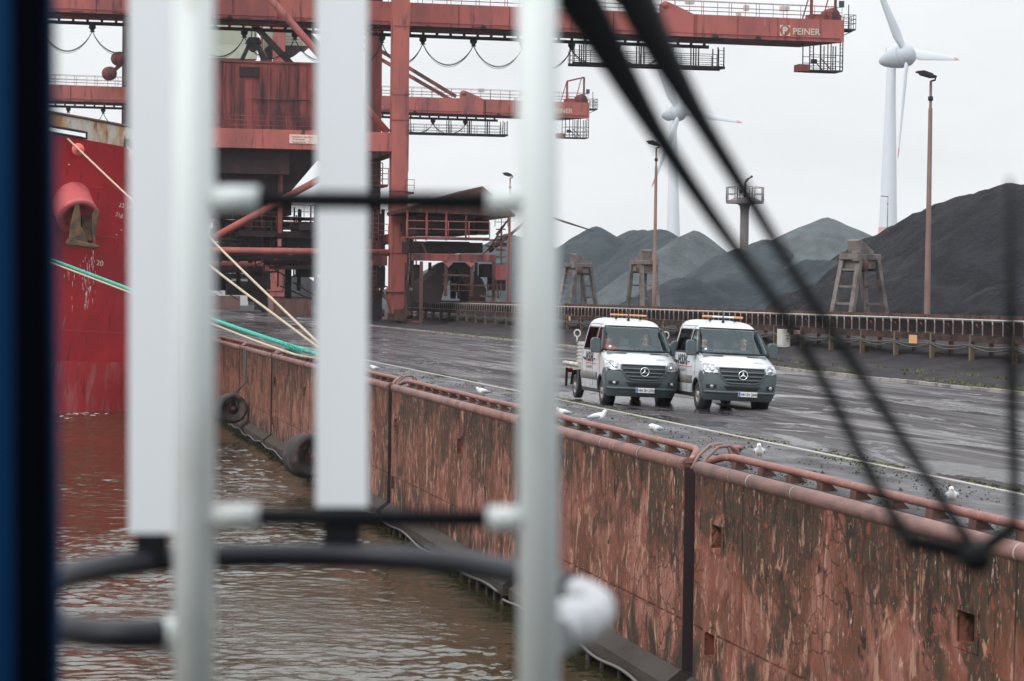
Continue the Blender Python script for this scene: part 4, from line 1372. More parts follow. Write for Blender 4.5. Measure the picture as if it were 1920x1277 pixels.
for a, y0 in ((412, 4), (446, 10), (468, 3), (560, 6), (592, 10), (640, 5), (664, 11), (700, 4), (716, 9)):
    p, q_ = PY(a, 545, YF + y0), PY(a, 392, YF + y0)
    MB().beam(p, (p.x, YF + y0, q_.z), 0.32, 0.32).build("post", "soot", crane)
# access ladders
for (a, z0, z1, y) in ((760, 322, 215, YF), (704, 470, 395, YF + 3), (700, 560, 480, YF + 3)):
    ld = MB()
    p, q_ = PY(a, z0, y), PY(a, z1, y)
    for dx in (-0.25, 0.25):
        ld.tube(p + Vector((dx, 0, 0)), Vector((p.x + dx, y, q_.z)), 0.035, n=5)
    zz = p.z
    while zz < q_.z:
        ld.tube((p.x - 0.25, y, zz), (p.x + 0.25, y, zz), 0.025, n=5)
        zz += 0.42
    ld.build("access_ladder", "redsoot", crane)
pf = MB()
p, q_ = PY(757, 358, YF), PY(774, 364, YF)
pf.box(p.x, q_.x, YF - 0.8, YF + 2, q_.z, p.z - 0.1)
rails(pf, (p.x, YF - 0.8, p.z), (q_.x, YF - 0.8, p.z), (0.5, 1.0), 0.5, 0.03)
pf.build("side_platform", "redsoot", crane)
pf = MB()
p, q_ = PY(690, 345, YF + 8), PY(728, 350, YF + 8)
pf.box(p.x, q_.x, YF + 8, YF + 12, q_.z, p.z)
rails(pf, (p.x, YF + 8, p.z), (q_.x, YF + 8, p.z), (0.5, 1.0, 1.5), 0.7, 0.04)
rails(pf, (p.x, YF + 12, p.z), (q_.x, YF + 12, p.z), (0.5, 1.0, 1.5, 2.2), 0.5, 0.05)
pf.build("side_platform", "redsoot", crane)
# cable reel seen nearly edge-on
rc = PY(765, 487, YF + 0.5)
rr = MB()
for dx in (-0.3, 0.28):
    rr.path([rc + Vector((dx, math.cos(2 * math.pi * k / 40) * 3.2, math.sin(2 * math.pi * k / 40) * 3.2)) for k in range(40)], 0.075, 6, closed=True)
for k in range(16):
    a = 2 * math.pi * k / 16
    rr.tube(rc + Vector((-0.28, math.cos(a) * 3.2, math.sin(a) * 3.2)), rc + Vector((0, 0, 0)), 0.05, n=5)
    rr.tube(rc + Vector((0.28, math.cos(a) * 3.2, math.sin(a) * 3.2)), rc + Vector((0, 0, 0)), 0.05, n=5)
reel = rr.build("cable_reel", "pole", crane)
MB().lathe([(1.9, -0.2), (2.35, -0.2), (2.35, 0.2), (1.9, 0.2)], 30, rc, (1, 0, 0)).build("wound_cable", "dark", reel)
MB().box(rc.x - 1.1, rc.x - 0.3, rc.y - 0.3, rc.y + 0.3, rc.z - 0.3, rc.z + 0.3).build("bracket", "rust", reel)

# ---- the boom: one wide box girder with a trolley track beneath
tipT, tipB = BM(1583, 38), BM(1583, 80)
XT = tipT.x
zt0, zb0 = tipT.z, tipB.z
far0t = BM(815, 2).z
sl = (tipT.z - far0t) / (tipT.x - BM(815, 2).x)
topz = lambda x: zt0 + sl * 0.5 * (x - XT)
botz = lambda x: zb0 + sl * 0.5 * (x - XT)
XB = -6.0
gd = MB()
nose = XT - 2.6
gd.add([(XB, YBm, botz(XB)), (XT, YBm, botz(XT)), (XT, YBm, topz(XT)), (XB, YBm, topz(XB)), (XB, YBm + 6, botz(XB)), (nose, YBm + 6, botz(nose)), (nose, YBm + 6, topz(nose)), (XB, YBm + 6, topz(XB))],
       [(0, 1, 2, 3), (5, 4, 7, 6), (1, 5, 6, 2), (4, 0, 3, 7), (3, 2, 6, 7), (4, 5, 1, 0)])
boom = gd.build("boom", "red", crane)
sf = MB()
for a in (85, 180, 330, 520, 640, 760, 860, 955, 1072, 1150, 1383, 1458):
    x = BM(a, 60).x
    MB().box(x - 0.05, x + 0.05, YBm - 0.035, YBm, botz(x), topz(x)).build("stiffener", "redsoot", boom)
x = BM(1303, 60).x
sf.box(x - 0.22, x + 0.22, YBm - 0.05, YBm, botz(x), topz(x))
sf.build("stiffener", "redsoot", boom)
MB().box(XB, XT - 0.1, YBm - 0.06, YBm + 0.02, 0, 0.1)
hpz = MB()
x0, x1, x2 = BM(1236, 30).x, BM(1250, 30).x, BM(1300, 30).x
hpz.prism([(x0, botz(x0)), (x2, botz(x2)), (x2, topz(x2)), (x1 + 0.6, BM(1262, 8).z), (x1, BM(1250, 3).z), (x0, BM(1236, 8).z)], "y", YBm - 0.12, YBm - 0.005)
hpz.lathe([(0.34, 0), (0.34, 0.1), (0, 0.1)], 16, (x1 - 0.2, YBm - 0.12, BM(1245, 9).z), (0, -1, 0))
hpz.build("hinge_plate", "red", boom)
dk = MB()
for i in range(28):
    x = XB + 3 + i * 1.9 + random.uniform(-.3, .3)
    if x > XT - 4:
        break
    w = random.uniform(0.3, 1.4)
    dk.box(x, x + w, YBm - 0.03, YBm - 0.005, botz(x) + 0.06, botz(x) + random.uniform(.08, .12))
dk.build("drain_strip", "soot", boom)
# trolley track hung below the girder on short spacers
xe = BM(1358, 90).x
tk = MB()
gap, th, YT = 0.2, 0.3, YBm + 5.7
BT = lambda a, c: PY(a, c, YT)
zt_ = lambda x: botz(x) - gap
tk.beam((XB, YT, zt_(XB) - th / 2), (xe, YT, zt_(xe) - th / 2), 0.35, th)
x = XB + 0.5
while x < xe:
    tk.box(x - 0.12, x + 0.12, YT - 0.1, YT + 0.1, zt_(x) - 0.03, botz(x) + 0.02)
    x += 1.3
track = tk.build("trolley_track", "soot", crane)
tw = MB()
tw.beam((XB, YBm + 0.5, botz(XB) - th / 2 + 0.02), (xe, YBm + 0.5, botz(xe) - th / 2 + 0.02), 0.35, th)
tw.build("trolley_track", "soot", crane)
hx = [BT(a, 70).x for a in (78 - 95, 78, 173, 268, 363, 458, 553, 648, 716, 793, 888, 981, 1072, 1157, 1243)]
zc = [zt_(x) - th for x in hx]
for i, x in enumerate(hx):
    t = MB()
    t.box(x - 0.3, x + 0.3, YT - 0.25, YT + 0.25, zc[i] - 0.22, zc[i] + 0.05)
    t.prism([(x - 0.35, zc[i] - 0.22), (x + 0.35, zc[i] - 0.22), (x + 0.12, zc[i] - 0.5), (x - 0.12, zc[i] - 0.5)], "y", YT - 0.15, YT + 0.15)
    t.prism([(x - 0.25, zc[i] - 0.62), (x + 0.25, zc[i] - 0.62), (x + 0.12, zc[i] - 0.48), (x - 0.12, zc[i] - 0.48)], "y", YT - 0.15, YT + 0.15)
    ht = t.build("cable_trolley", "dark", crane)
    if i + 1 < len(hx):
        cb = MB()
        a, b_ = Vector((x, YT, zc[i] - 0.55)), Vector((hx[i + 1], YT, zc[i + 1] - 0.55))
        sags = (1.95, 2.1, 1.85) if i < 12 else (1.3, 1.4, 1.55)
        for k, sgv in enumerate(sags):
            off = Vector((0, 0.12 * k, 0))
            N = 16
            pts = [a.lerp(b_, u / N) + off - Vector((0, 0, sgv * (1 - (2 * u / N - 1) ** 2) ** 0.85)) for u in range(N + 1)]
            cb.path(pts, 0.042 if k == 0 else 0.022, 5)
        cb.build("festoon_cable", "dark", ht)
# railing along the top of the boom, two walkways deep
for yo in (0.1, 1.6):
    rr = MB()
    xs, xe2 = XB, XT - 0.2
    n = 1
    p, q_ = Vector((xs, YBm + yo, topz(xs))), Vector((xe2, YBm + yo, topz(xe2)))
    rails(rr, p, q_, (0.35, 0.7, 1.2) if yo < 1 else (0.5, 0.9, 1.45), 1.35 if yo < 1 else 2.6, 0.026)
    rr.build("boom_railing", "redsoot", boom)
bx = MB()
for a, c, d, e in ((1290, -4, 1305, 6), (1468, 10, 1484, 19), (1386, 22, 1393, 30), (1400, 8, 1408, 18)):
    p, q_ = BM(a, c), BM(d, e)
    MB().box(p.x, q_.x, YBm + 0.6, YBm + 1.2, q_.z, p.z).build("junction_box", "signgrey", boom)
# machinery, A-frame and platform at the boom tip
tipm = MB()
xa, xb_ = BM(1525, 30).x, BM(1583, 30).x
tipm.box(xa, xb_ - 0.1, YBm + 0.6, YBm + 2.6, topz(xa), topz(xa) + 0.55)
tipm.lathe([(0.75, -0.9), (0.75, 0.9)], 18, ((xa + xb_) / 2 + 0.6, YBm + 1.6, topz(xa) + 0.45), (0, 1, 0))
tipm.build("tip_winch", "redsoot", boom)
af = MB()
zt1 = BM(1530, -22).z
af.beam((BM(1527, 0).x, YBm + 0.9, topz(xa)), (BM(1527, 0).x, YBm + 0.9, zt1), 0.25, 0.25)
af.beam((BM(1572, 0).x, YBm + 0.9, topz(xa)), (BM(1572, 0).x, YBm + 0.9, zt1 + 0.6), 0.22, 0.22)
af.beam((BM(1527, 0).x, YBm + 0.9, zt1), (BM(1572, 0).x, YBm + 0.9, zt1 + 0.6), 0.2, 0.2)
af.beam((BM(1548, 0).x, YBm + 0.9, topz(xa)), (BM(1565, 0).x, YBm + 0.9, zt1 + 0.5), 0.1, 0.1)
af.beam((BM(1510, 0).x, YBm + 0.9, topz(xa)), (BM(1526, 0).x, YBm + 0.9, zt1), 0.1, 0.1)
af.build("tip_frame", "redsoot", boom)
MB().box(BM(1576, 0).x, BM(1585, 0).x, YBm + 0.3, YBm + 0.5, BM(1580, 13).z, BM(1580, 1).z).build("screen", "blueglass", boom)
ep = MB()
p, q_ = BM(1583, 53), BM(1605, 57)
ep.box(XT, q_.x, YBm + 0.1, YBm + 2.2, q_.z, p.z)
ep.beam((XT, YBm + 0.1, BM(1583, 66).z), (q_.x, YBm + 0.1, p.z - 0.1), 0.08, 0.08)
rails(ep, (XT, YBm + 0.1, p.z), (q_.x, YBm + 0.1, p.z), (0.5, 0.9, 1.3), 0.5, 0.03)
rails(ep, (q_.x, YBm + 0.1, p.z), (q_.x, YBm + 2.2, p.z), (0.5, 0.9, 1.3), 0.6, 0.03)
rails(ep, (XT, YBm + 2.2, p.z), (q_.x, YBm + 2.2, p.z), (0.5, 0.9, 1.3), 0.5, 0.03)
ep.tube((BM(1594, 0).x, YBm + 0.4, p.z), (BM(1594, 0).x, YBm + 0.4, BM(1594, 8).z), 0.05, n=6)
ep.build("tip_platform", "dark", boom)
# hanging cage and counterweight box under the tip
cg = MB()
x0, x1 = BM(1521, 0).x, BM(1583, 0).x
z0 = BM(1550, 131).z
zt = botz(XT) - 0.02
for yy in (YBm + 0.2, YBm + 2.4):
    for a in (1521, 1541, 1555, 1561, 1578, 1583):
        x = BM(a, 0).x
        cg.beam((x, yy, z0), (x, yy, zt if yy < YBm + 1 or x < nose else zt - 0.1), 0.09, 0.09)
    for c in (103, 115, 124):
        z = BM(1550, c).z
        cg.tube((x0, yy, z), (x1, yy, z), 0.03, n=5)
    cg.beam((BM(1541, 0).x, yy, BM(1541, 108).z), (BM(1562, 0).x, yy, z0), 0.08, 0.08)
cg.box(x0, x1, YBm + 0.1, YBm + 2.5, z0 - 0.12, z0)
zz = z0 + 0.3
while zz < zt:
    cg.tube((BM(1579, 0).x, YBm + 0.2, zz), (x1, YBm + 0.2, zz), 0.025, n=5)
    cg.tube((BM(1521, 0).x, YBm + 0.2, zz), (BM(1525, 0).x, YBm + 0.2, zz), 0.025, n=5)
    zz += 0.35
cg.box(BM(1528, 0).x, BM(1537, 0).x, YBm + 0.5, YBm + 1.0, BM(1532, 118).z, BM(1532, 110).z)
cage = cg.build("service_cage", "dark", crane)
MB().box(BM(1501, 0).x, BM(1521, 0).x, YBm + 0.2, YBm + 1.8, BM(1510, 133).z, BM(1510, 120).z).build("counterweight", "redsoot", cage)
# hanging service platform
sp_ = MB()
x0, x1 = BT(1067, 0).x, BT(1351, 0).x
z0, z1 = BT(1210, 126).z, zt_(x1) - th
for yy in (YT - 1.9, YT):
    sp_.beam((x0, yy, z0), (x1, yy, z0), 0.22, 0.28)
    for a in (1070, 1088, 1092, 1195, 1200, 1250, 1254, 1297, 1302, 1338, 1349):
        x = BT(a, 0).x
        sp_.beam((x, yy, z0), (x, yy, z1), 0.1, 0.1)
    rails(sp_, (x0, yy, z0), (x1 - 0.8, yy, z0), (0.45, 0.85, 1.25), 1.6, 0.028)
sp_.box(x0, x1, YT - 1.9, YT, z0 - 0.06, z0)
zz = z0 + 0.3
while zz < z1:
    sp_.tube((x1 - 0.5, YT - 1.9, zz), (x1, YT - 1.9, zz), 0.025, n=5)
    zz += 0.33
sp_.build("service_platform", "dark", crane)
MB().tube((XB, YBm - 0.1, botz(XB) + 0.32), (XT - 0.4, YBm - 0.1, botz(XT - 0.4) + 0.32), 0.035, n=6).build("conduit", "redsoot", boom)
for a in (430, 610, 905, 1115, 1340, 1420):
    x = BM(a, 60).x
    lm = MB()
    lm.box(x - 0.05, x + 0.05, YBm - 0.35, YBm, botz(x) + 0.2, botz(x) + 0.28)
    lm.prism([(x - 0.28, botz(x) - 0.05), (x + 0.28, botz(x) - 0.05), (x + 0.18, botz(x) + 0.2), (x - 0.18, botz(x) + 0.2)], "y", YBm - 0.5, YBm - 0.2)
    lm.build("work_lamp", "dark", boom)
for a in (505, 700, 1010, 1305):
    x = BM(a, 60).x
    MB().box(x - 0.45, x + 0.45, YBm - 0.028, YBm - 0.004, botz(x) + 0.1, topz(x) - 0.1).build("splice_plate", "red", boom)
# maker's lettering and emblem on the boom tip
L0 = BM(1486, 64)
L1 = BM(1549, 64)
text("lettering", "PEINER", 0.86, "lettering", boom, (L0.x, YBm - 0.02, L0.z - 0.02), (1, 0, 0.0), (0, 0, 1), depth=0.03, bold=0.012, xscale=1.0)
e0 = BM(1462, 67)
es = 1.02
text("emblem", "P", 0.9, "lettering", boom, (e0.x + 0.27, YBm - 0.02, e0.z + 0.2), (1, 0, 0), (0, 0, 1), depth=0.03, bold=0.05)
em = MB()
cxe, cze, rad, hs = e0.x + es / 2, e0.z + es / 2, es * 0.49, es / 2
for sx in (-1, 1):
    for sz in (-1, 1):
        pts = [(cxe + sx * hs, cze + sz * hs)]
        for k in range(7):
            a = R_(12 + k * 11)
            pts.append((cxe + sx * (rad * 1.02) * math.cos(a), cze + sz * rad * 1.02 * math.sin(a)))
        em.prism(pts, "y", YBm - 0.035, YBm - 0.005)
em.build("emblem_corner", "lettering", boom)
# forestays (measured on the second crane)
for a, c in (((855, 181), (560, 2)), ((845, 187), (560, 22))):
    MB().beam(C2(*a, YBm + 0.6), C2(*c, YBm + 0.6), 0.45, 0.45).build("stay", "redsoot", crane)
p = C2(820, 195, YBm)
# machine house and cable drums (measured on the second crane)
a, c = C2(392, 52, YBm - 2), C2(482, 84, YBm - 2)
mh = MB()
mh.box(a.x, c.x, YBm - 2, YBm + 8, c.z - 1.9, a.z + 1.2)
i = a.x
while i < c.x:
    mh.box(i, i + 0.09, YBm - 2.06, YBm - 2, c.z, a.z + 1.2)
    i += 0.28
mhs = mh.build("machine_house", "house", crane)
a, c = C2(505, 66, YBm - 2), C2(584, 86, YBm - 2)
mb = MB()
mb.box(a.x, c.x, YBm - 1.5, YBm + 7, c.z, a.z + 2.0)
mb.build("machine_house", "house", crane)
mb = MB()
p, q_ = C2(505, 84, YBm - 2), C2(575, 86, YBm - 2)
mb.prism([(p.x, p.z), (q_.x, q_.z), (q_.x - 0.8, q_.z - 0.7), (q_.x - 2, q_.z - 1.4), (p.x + 0.5, p.z - 1.2)], "y", YBm - 2.0, YBm + 5)
mb.build("operator_cab", "soot", crane)
rr = MB()
rails(rr, C2(510, 84, YBm - 2.2), C2(566, 86, YBm - 2.2), (0.4, 0.8, 1.2), 1.2, 0.028)
rr.build("cab_railing", "redsoot", crane)
for (a, c, r_) in ((222, 110, 13), (205, 138, 13)):
    o_ = C2(a, c, YBm - 1.5)
    MB().lathe([(r_ / 14.2, -0.4), (r_ / 14.2, -0.3), (0.62, -0.28), (0.62, 0.28), (r_ / 14.2, 0.3), (r_ / 14.2, 0.4)], 24, o_, (0.35, -1, 0)).build("cable_drum", "redsoot", crane)
MB().beam(C2(205, 140, YBm - 0.9), C2(245, 105, YBm - 0.9), 0.5, 0.5).build("drum_arm", "redsoot", crane)

crane2 = dup(crane, "farther red gantry crane with a shorter-looking boom below the nearer one", (0, SECOND, 0))

# grab on its ropes above the hopper
gq = thing("clamshell_grab", "blue-grey clamshell grab hanging over the red hopper", "grab", PY(475, 105, 244))
Yg = 244.0
top = PY(475, 78, Yg)
g_ = MB()
g_.prism([(top.x - 0.75, top.z - 0.2), (top.x + 0.75, top.z - 0.2), (top.x + 0.5, top.z + 0.35), (top.x - 0.5, top.z + 0.35)], "y", Yg - 0.7, Yg + 0.7)
g_.lathe([(0.4, -0.5), (0.4, 0.5)], 14, top + Vector((0, 0, -0.55)), (0, 1, 0))
g_.build("head", "grabblue", gq, bevel=0.05)
for sx in (-1, 1):
    for yy in (-0.5, 0.5):
        MB().beam(top + Vector((sx * 0.4, yy, -0.3)), top + Vector((sx * 1.6, yy, -3.0)), 0.28, 0.34).build("arm", "grabblue", gq)
    MB().prism([(top.x + sx * 0.1, top.z - 2.0), (top.x + sx * 1.9, top.z - 2.8), (top.x + sx * 1.5, top.z - 4.0), (top.x + sx * 0.1, top.z - 4.4)], "y", Yg - 1.1, Yg + 1.1).build("shell", "grabblue", gq)
for dx, dy in ((-0.18, 0.2), (0.18, 0.2), (-0.18, -0.2), (0.18, -0.2)):
    MB().tube(top + Vector((dx, dy, 0.3)), (top.x + dx * 0.7, Yg + dy, botz(top.x) + 0.05), 0.03, n=5).build("hoist_rope", "dark", gq)

# ------------------------------------------------------------------ transfer hopper over the conveyor
YH = 222.0
H_ = lambda a, c, dy=0.0: PY(a, c, YH + dy)
q = thing("loading_hopper", "sooty loading hopper with gabled roof and forked chutes straddling the conveyor", "hopper", (H_(850, 575).x, YH + 6, 0))
mb = MB()
mb.prism([(H_(762, 392).x, H_(762, 391).z), (H_(905, 349).x, H_(905, 349).z), (H_(966, 402).x, H_(966, 402).z), (H_(966, 407).x, H_(966, 406).z), (H_(762, 398).x, H_(762, 397).z)], "y", YH, YH + 12)
mb.build("roof", "rust", q)
for (a, c, d, e, m_, nm, y0, y1) in ((762, 443, 918, 450, "redsoot", "walkway_floor", 0, 3), (774, 475, 930, 491, "redsoot", "main_beam", 0.4, 1.2), (774, 475, 930, 491, "soot", "main_beam", 9, 10),
                                 (780, 402, 880, 441, "soot", "housing", 3, 11), (803, 452, 880, 474, "soot", "housing", 2, 10), (897, 407, 917, 440, "dark", "motor_housing", 4, 6), (905, 495, 925, 520, "soot", "switch_box", 2, 4), (930, 497, 948, 525, "redsoot", "switch_box", 0, 1)):
    p, q_ = H_(a, c, y0), H_(d, e, y0)
    MB().box(p.x, q_.x, YH + y0, YH + y1, q_.z, p.z).build(nm, m_, q)
for (a, c, d, e, y0, y1, m_) in ((766, 452, 800, 474, 5, 9, "soot"), (880, 404, 900, 440, 8, 11, "soot"), (880, 455, 905, 474, 5, 9, "soot"), (776, 496, 790, 540, 8, 10, "soot"), (925, 455, 950, 462, 2, 3, "rust"), (925, 520, 948, 545, 3, 6, "soot"), (830, 496, 885, 503, 4, 8, "soot"), (770, 545, 800, 570, 7, 10, "soot"), (862, 503, 880, 548, 6, 8, "soot")):
    p, q_ = H_(a, c, y0), H_(d, e, y0)
    MB().box(p.x, q_.x, YH + y0, YH + y1, q_.z, p.z).build("housing", m_, q)
rl = MB()
rails(rl, H_(762, 443), H_(918, 446), (0.65, 1.35), 1.55, 0.045)
rl.build("walkway_railing", "red", q)
for a in (764, 800, 837, 874, 955):
    for dy in (0.0, 11.0):
        p = H_(a, 395, dy)
        MB().beam((p.x, YH + dy, H_(a, 446).z if a < 950 else 0), (p.x, YH + dy, H_(a, 396).z), 0.14, 0.14).build("roof_post", "redsoot", q)
for a in (790, 836, 885, 926):
    p = H_(a, 500, 0.6)
    for dy in (0.6, 9.5):
        MB().beam((p.x, YH + dy, 0.0 if a in (790, 926) else 2.6), (p.x, YH + dy, H_(a, 490).z), 0.26, 0.26).build("post", "rust", q)
for pts in (((838, 492), (862, 492), (832, 545), (826, 568), (792, 568), (790, 530), (815, 512)), ((850, 492), (872, 492), (905, 525), (912, 545), (910, 568), (880, 568), (878, 545))):
    MB().prism([(H_(*p, 2).x, H_(*p, 2).z) for p in pts], "y", YH + 2, YH + 7).build("chute", "soot", q)
mb = MB()
for a, c, d, e in ((832, 492, 850, 502), (874, 492, 892, 502)):
    p, q_ = H_(a, c, 0.3), H_(d, e, 0.3)
    MB().prism([(p.x, p.z), (q_.x, p.z), ((p.x + q_.x) / 2, q_.z)], "y", YH + 0.3, YH + 0.6).build("gusset", "red", q)
mb = MB()
for a, c, d, e in ((915, 470, 950, 415), (930, 440, 955, 410), (910, 460, 945, 470), (905, 450, 950, 450), (940, 425, 940, 545), (925, 495, 935, 560), (830, 515, 880, 517), (830, 533, 925, 536), (900, 555, 935, 557), (790, 455, 800, 475), (905, 477, 948, 440)):
    mb.beam(H_(a, c, 0.5), H_(d, e, 0.5), 0.14, 0.14)
for i in range(9):
    mb.beam(H_(930, 430 + i * 13, 1), H_(948, 430 + i * 13, 1), 0.1, 0.1)
rails(MB(), H_(835, 555, 0.4), H_(885, 556, 0.4), (0.5, 1.0), 0.8, 0.03).build("deck_railing", "rust", q)
rails(mb, H_(928, 425, 0.4), H_(952, 425, 0.4), (0.4, 0.8, 1.1), 0.5, 0.03)
rails(mb, H_(915, 555, 0.4), H_(938, 555, 0.4), (0.5, 1.0), 0.5, 0.03)
mb.build("stair_frame", "rust", q)
MB().tube(H_(918, 472, 6), H_(1006, 399, 6), 0.13, n=8).build("boom_pipe", "rust", q)
MB().tube(H_(1006, 399, 6), PX(1112, 433, 112), 0.13, n=8).build("boom_pipe", "rust", q)
mb = MB()
for a in (845, 850, 858, 870):
    mb.tube(H_(a, 495, 4), H_(a + 2, 560, 4), 0.12, n=6)
mb.build("drain_pipe", "soot", q)

# container, barrier and far building under the crane
c0_, c1_ = G(512, 597), G(584, 594)
q = thing("storage_container", "weathered brown container standing behind the crane's landside leg", "container", ((c0_ + c1_) / 2))
Yc = 300.0
p, q_ = PY(512, 596, Yc), PY(584, 557, Yc)
mb = MB().box(p.x, q_.x, Yc, Yc + 6, 0.05, q_.z)
for i in range(26):
    x = p.x + (q_.x - p.x) * (i + 0.2) / 26
    mb.box(x, x + 0.07, Yc - 0.04, Yc, 0.15, q_.z - 0.1)
mb.build("body", "container", q)
MB().box(p.x - 0.05, q_.x + 0.05, Yc - 0.06, Yc - 0.041, q_.z - 0.16, q_.z + 0.02).build("top_rail", "soot", q)
Yw = 395.0
p, q_ = PY(250, 585, Yw), PY(458, 555, Yw)
q = thing("barrier_wall", "low brownish concrete barrier behind the crane tracks", "wall", (q_.x, Yw, 0))
mb = MB()
x = p.x
while x < q_.x - 1:
    mb.box(x, x + 1.95, Yw, Yw + 0.4, 0, q_.z)
    x += 2.0
mb.build("wall_panel", "container", q)
rl = MB()
rails(rl, (p.x, Yw + 1, q_.z + 0.4), (q_.x, Yw + 1, q_.z + 0.4), (0.6, 1.1, 1.6), 2.5, 0.05)
rl.build("railing", "rust", q)
Yb = 520.0
p, q_ = PY(330, 560, Yb), PY(466, 500, Yb)
q = thing("office_building", "pale flat-roofed building glimpsed under the crane", "building", ((p.x + q_.x) / 2, Yb + 5, 0))
MB().box(p.x, q_.x, Yb, Yb + 12, 0, q_.z).build("wall", "building", q)
MB().box(p.x - 0.3, q_.x + 0.3, Yb - 0.3, Yb + 12.3, q_.z, q_.z + 0.5).build("roof", "signgrey", q)
for a in (372, 405, 440):
    w0, w1 = PY(a, 518, Yb), PY(a + 9, 508, Yb)
    wf = MB().box(w0.x - 0.1, w1.x + 0.1, Yb - 0.1, Yb - 0.01, w0.z - 0.1, w1.z + 0.1).build("window_frame", "white", q)
    MB().box(w0.x, w1.x, Yb - 0.14, Yb - 0.101, w0.z, w1.z).build("pane", "windowdark", wf)


# ================================================================== VANS
def lerpt(tbl, z):
    if z <= tbl[0][0]:
        return tbl[0][1]
    for (a, va), (b, vb) in zip(tbl, tbl[1:]):
        if z <= b:
            return va + (vb - va) * (z - a) / (b - a)
    return tbl[-1][1]


# local axes: x forward (front axle at 0), y to the van's left, z up
XF = [(0.24, 0.80), (0.40, 0.92), (0.60, 0.965), (0.80, 0.955), (0.98, 0.93), (1.10, 0.86), (1.16, 0.74), (1.26, 0.50), (1.34, 0.30), (1.42, 0.10), (1.48, 0.02), (1.80, -0.32), (2.12, -0.66), (2.20, -0.78), (2.28, -0.98), (2.335, -1.3), (2.36, -1.8)]
WD = [(0.24, 0.93), (0.5, 0.985), (0.9, 1.005), (1.25, 1.0), (1.42, 0.975), (1.8, 0.895), (2.12, 0.815), (2.22, 0.765), (2.29, 0.68), (2.335, 0.56), (2.36, 0.38)]
BL = [(0.24, 0.30), (0.5, 0.30), (0.9, 0.27), (1.1, 0.30), (1.3, 0.28), (1.48, 0.30), (2.1, 0.22), (2.36, 0.15)]
XREAR = -2.66
LV = [0.24, 0.32, 0.42, 0.55, 0.68, 0.80, 0.92, 0.98, 1.04, 1.10, 1.13, 1.16, 1.21, 1.27, 1.34, 1.40, 1.45, 1.50, 1.6, 1.7, 1.8, 1.9, 2.0, 2.1, 2.16, 2.2, 2.25, 2.285, 2.315, 2.335, 2.35, 2.36]


def front(s, z, out=0.0):
    x, w, b = lerpt(XF, z), lerpt(WD, z), lerpt(BL, z)
    p = Vector((x - b * (0.25 * s * s + 0.75 * abs(s) ** 5), w * s, z))
    if out:
        e = 0.01
        du = front(min(s + e, 1), z) - front(max(s - e, -1), z)
        dv = front(s, z + e) - front(s, z - e)
        n = du.cross(dv)
        n.normalize()
        if n.x < 0 and n.z < 0.5:
            n = -n
        p += n * out
    return p


def side(sg, x, z, out=0.0):
    return Vector((x, sg * (lerpt(WD, z) + out), z))


def fpatch(pts, out, n=10, m=6):
    """Front patch between a lower and an upper edge; pts rows of (s0,s1,z)."""
    rows = []
    for i in range(len(pts) - 1):
        for k in range(m):
            t = k / m
            s0 = pts[i][0] + (pts[i + 1][0] - pts[i][0]) * t
            s1 = pts[i][1] + (pts[i + 1][1] - pts[i][1]) * t
            z = pts[i][2] + (pts[i + 1][2] - pts[i][2]) * t
            rows.append([front(s0 + (s1 - s0) * j / n, z, out) for j in range(n + 1)])
    s0, s1, z = pts[-1]
    rows.append([front(s0 + (s1 - s0) * j / n, z, out) for j in range(n + 1)])
    return MB().grid(rows)


ARCH_R = 0.44


def arch_z(x, base):
    d = abs(x)
    return max(base, 0.36 + math.sqrt(max(0, ARCH_R ** 2 - d * d))) if d < ARCH_R else base


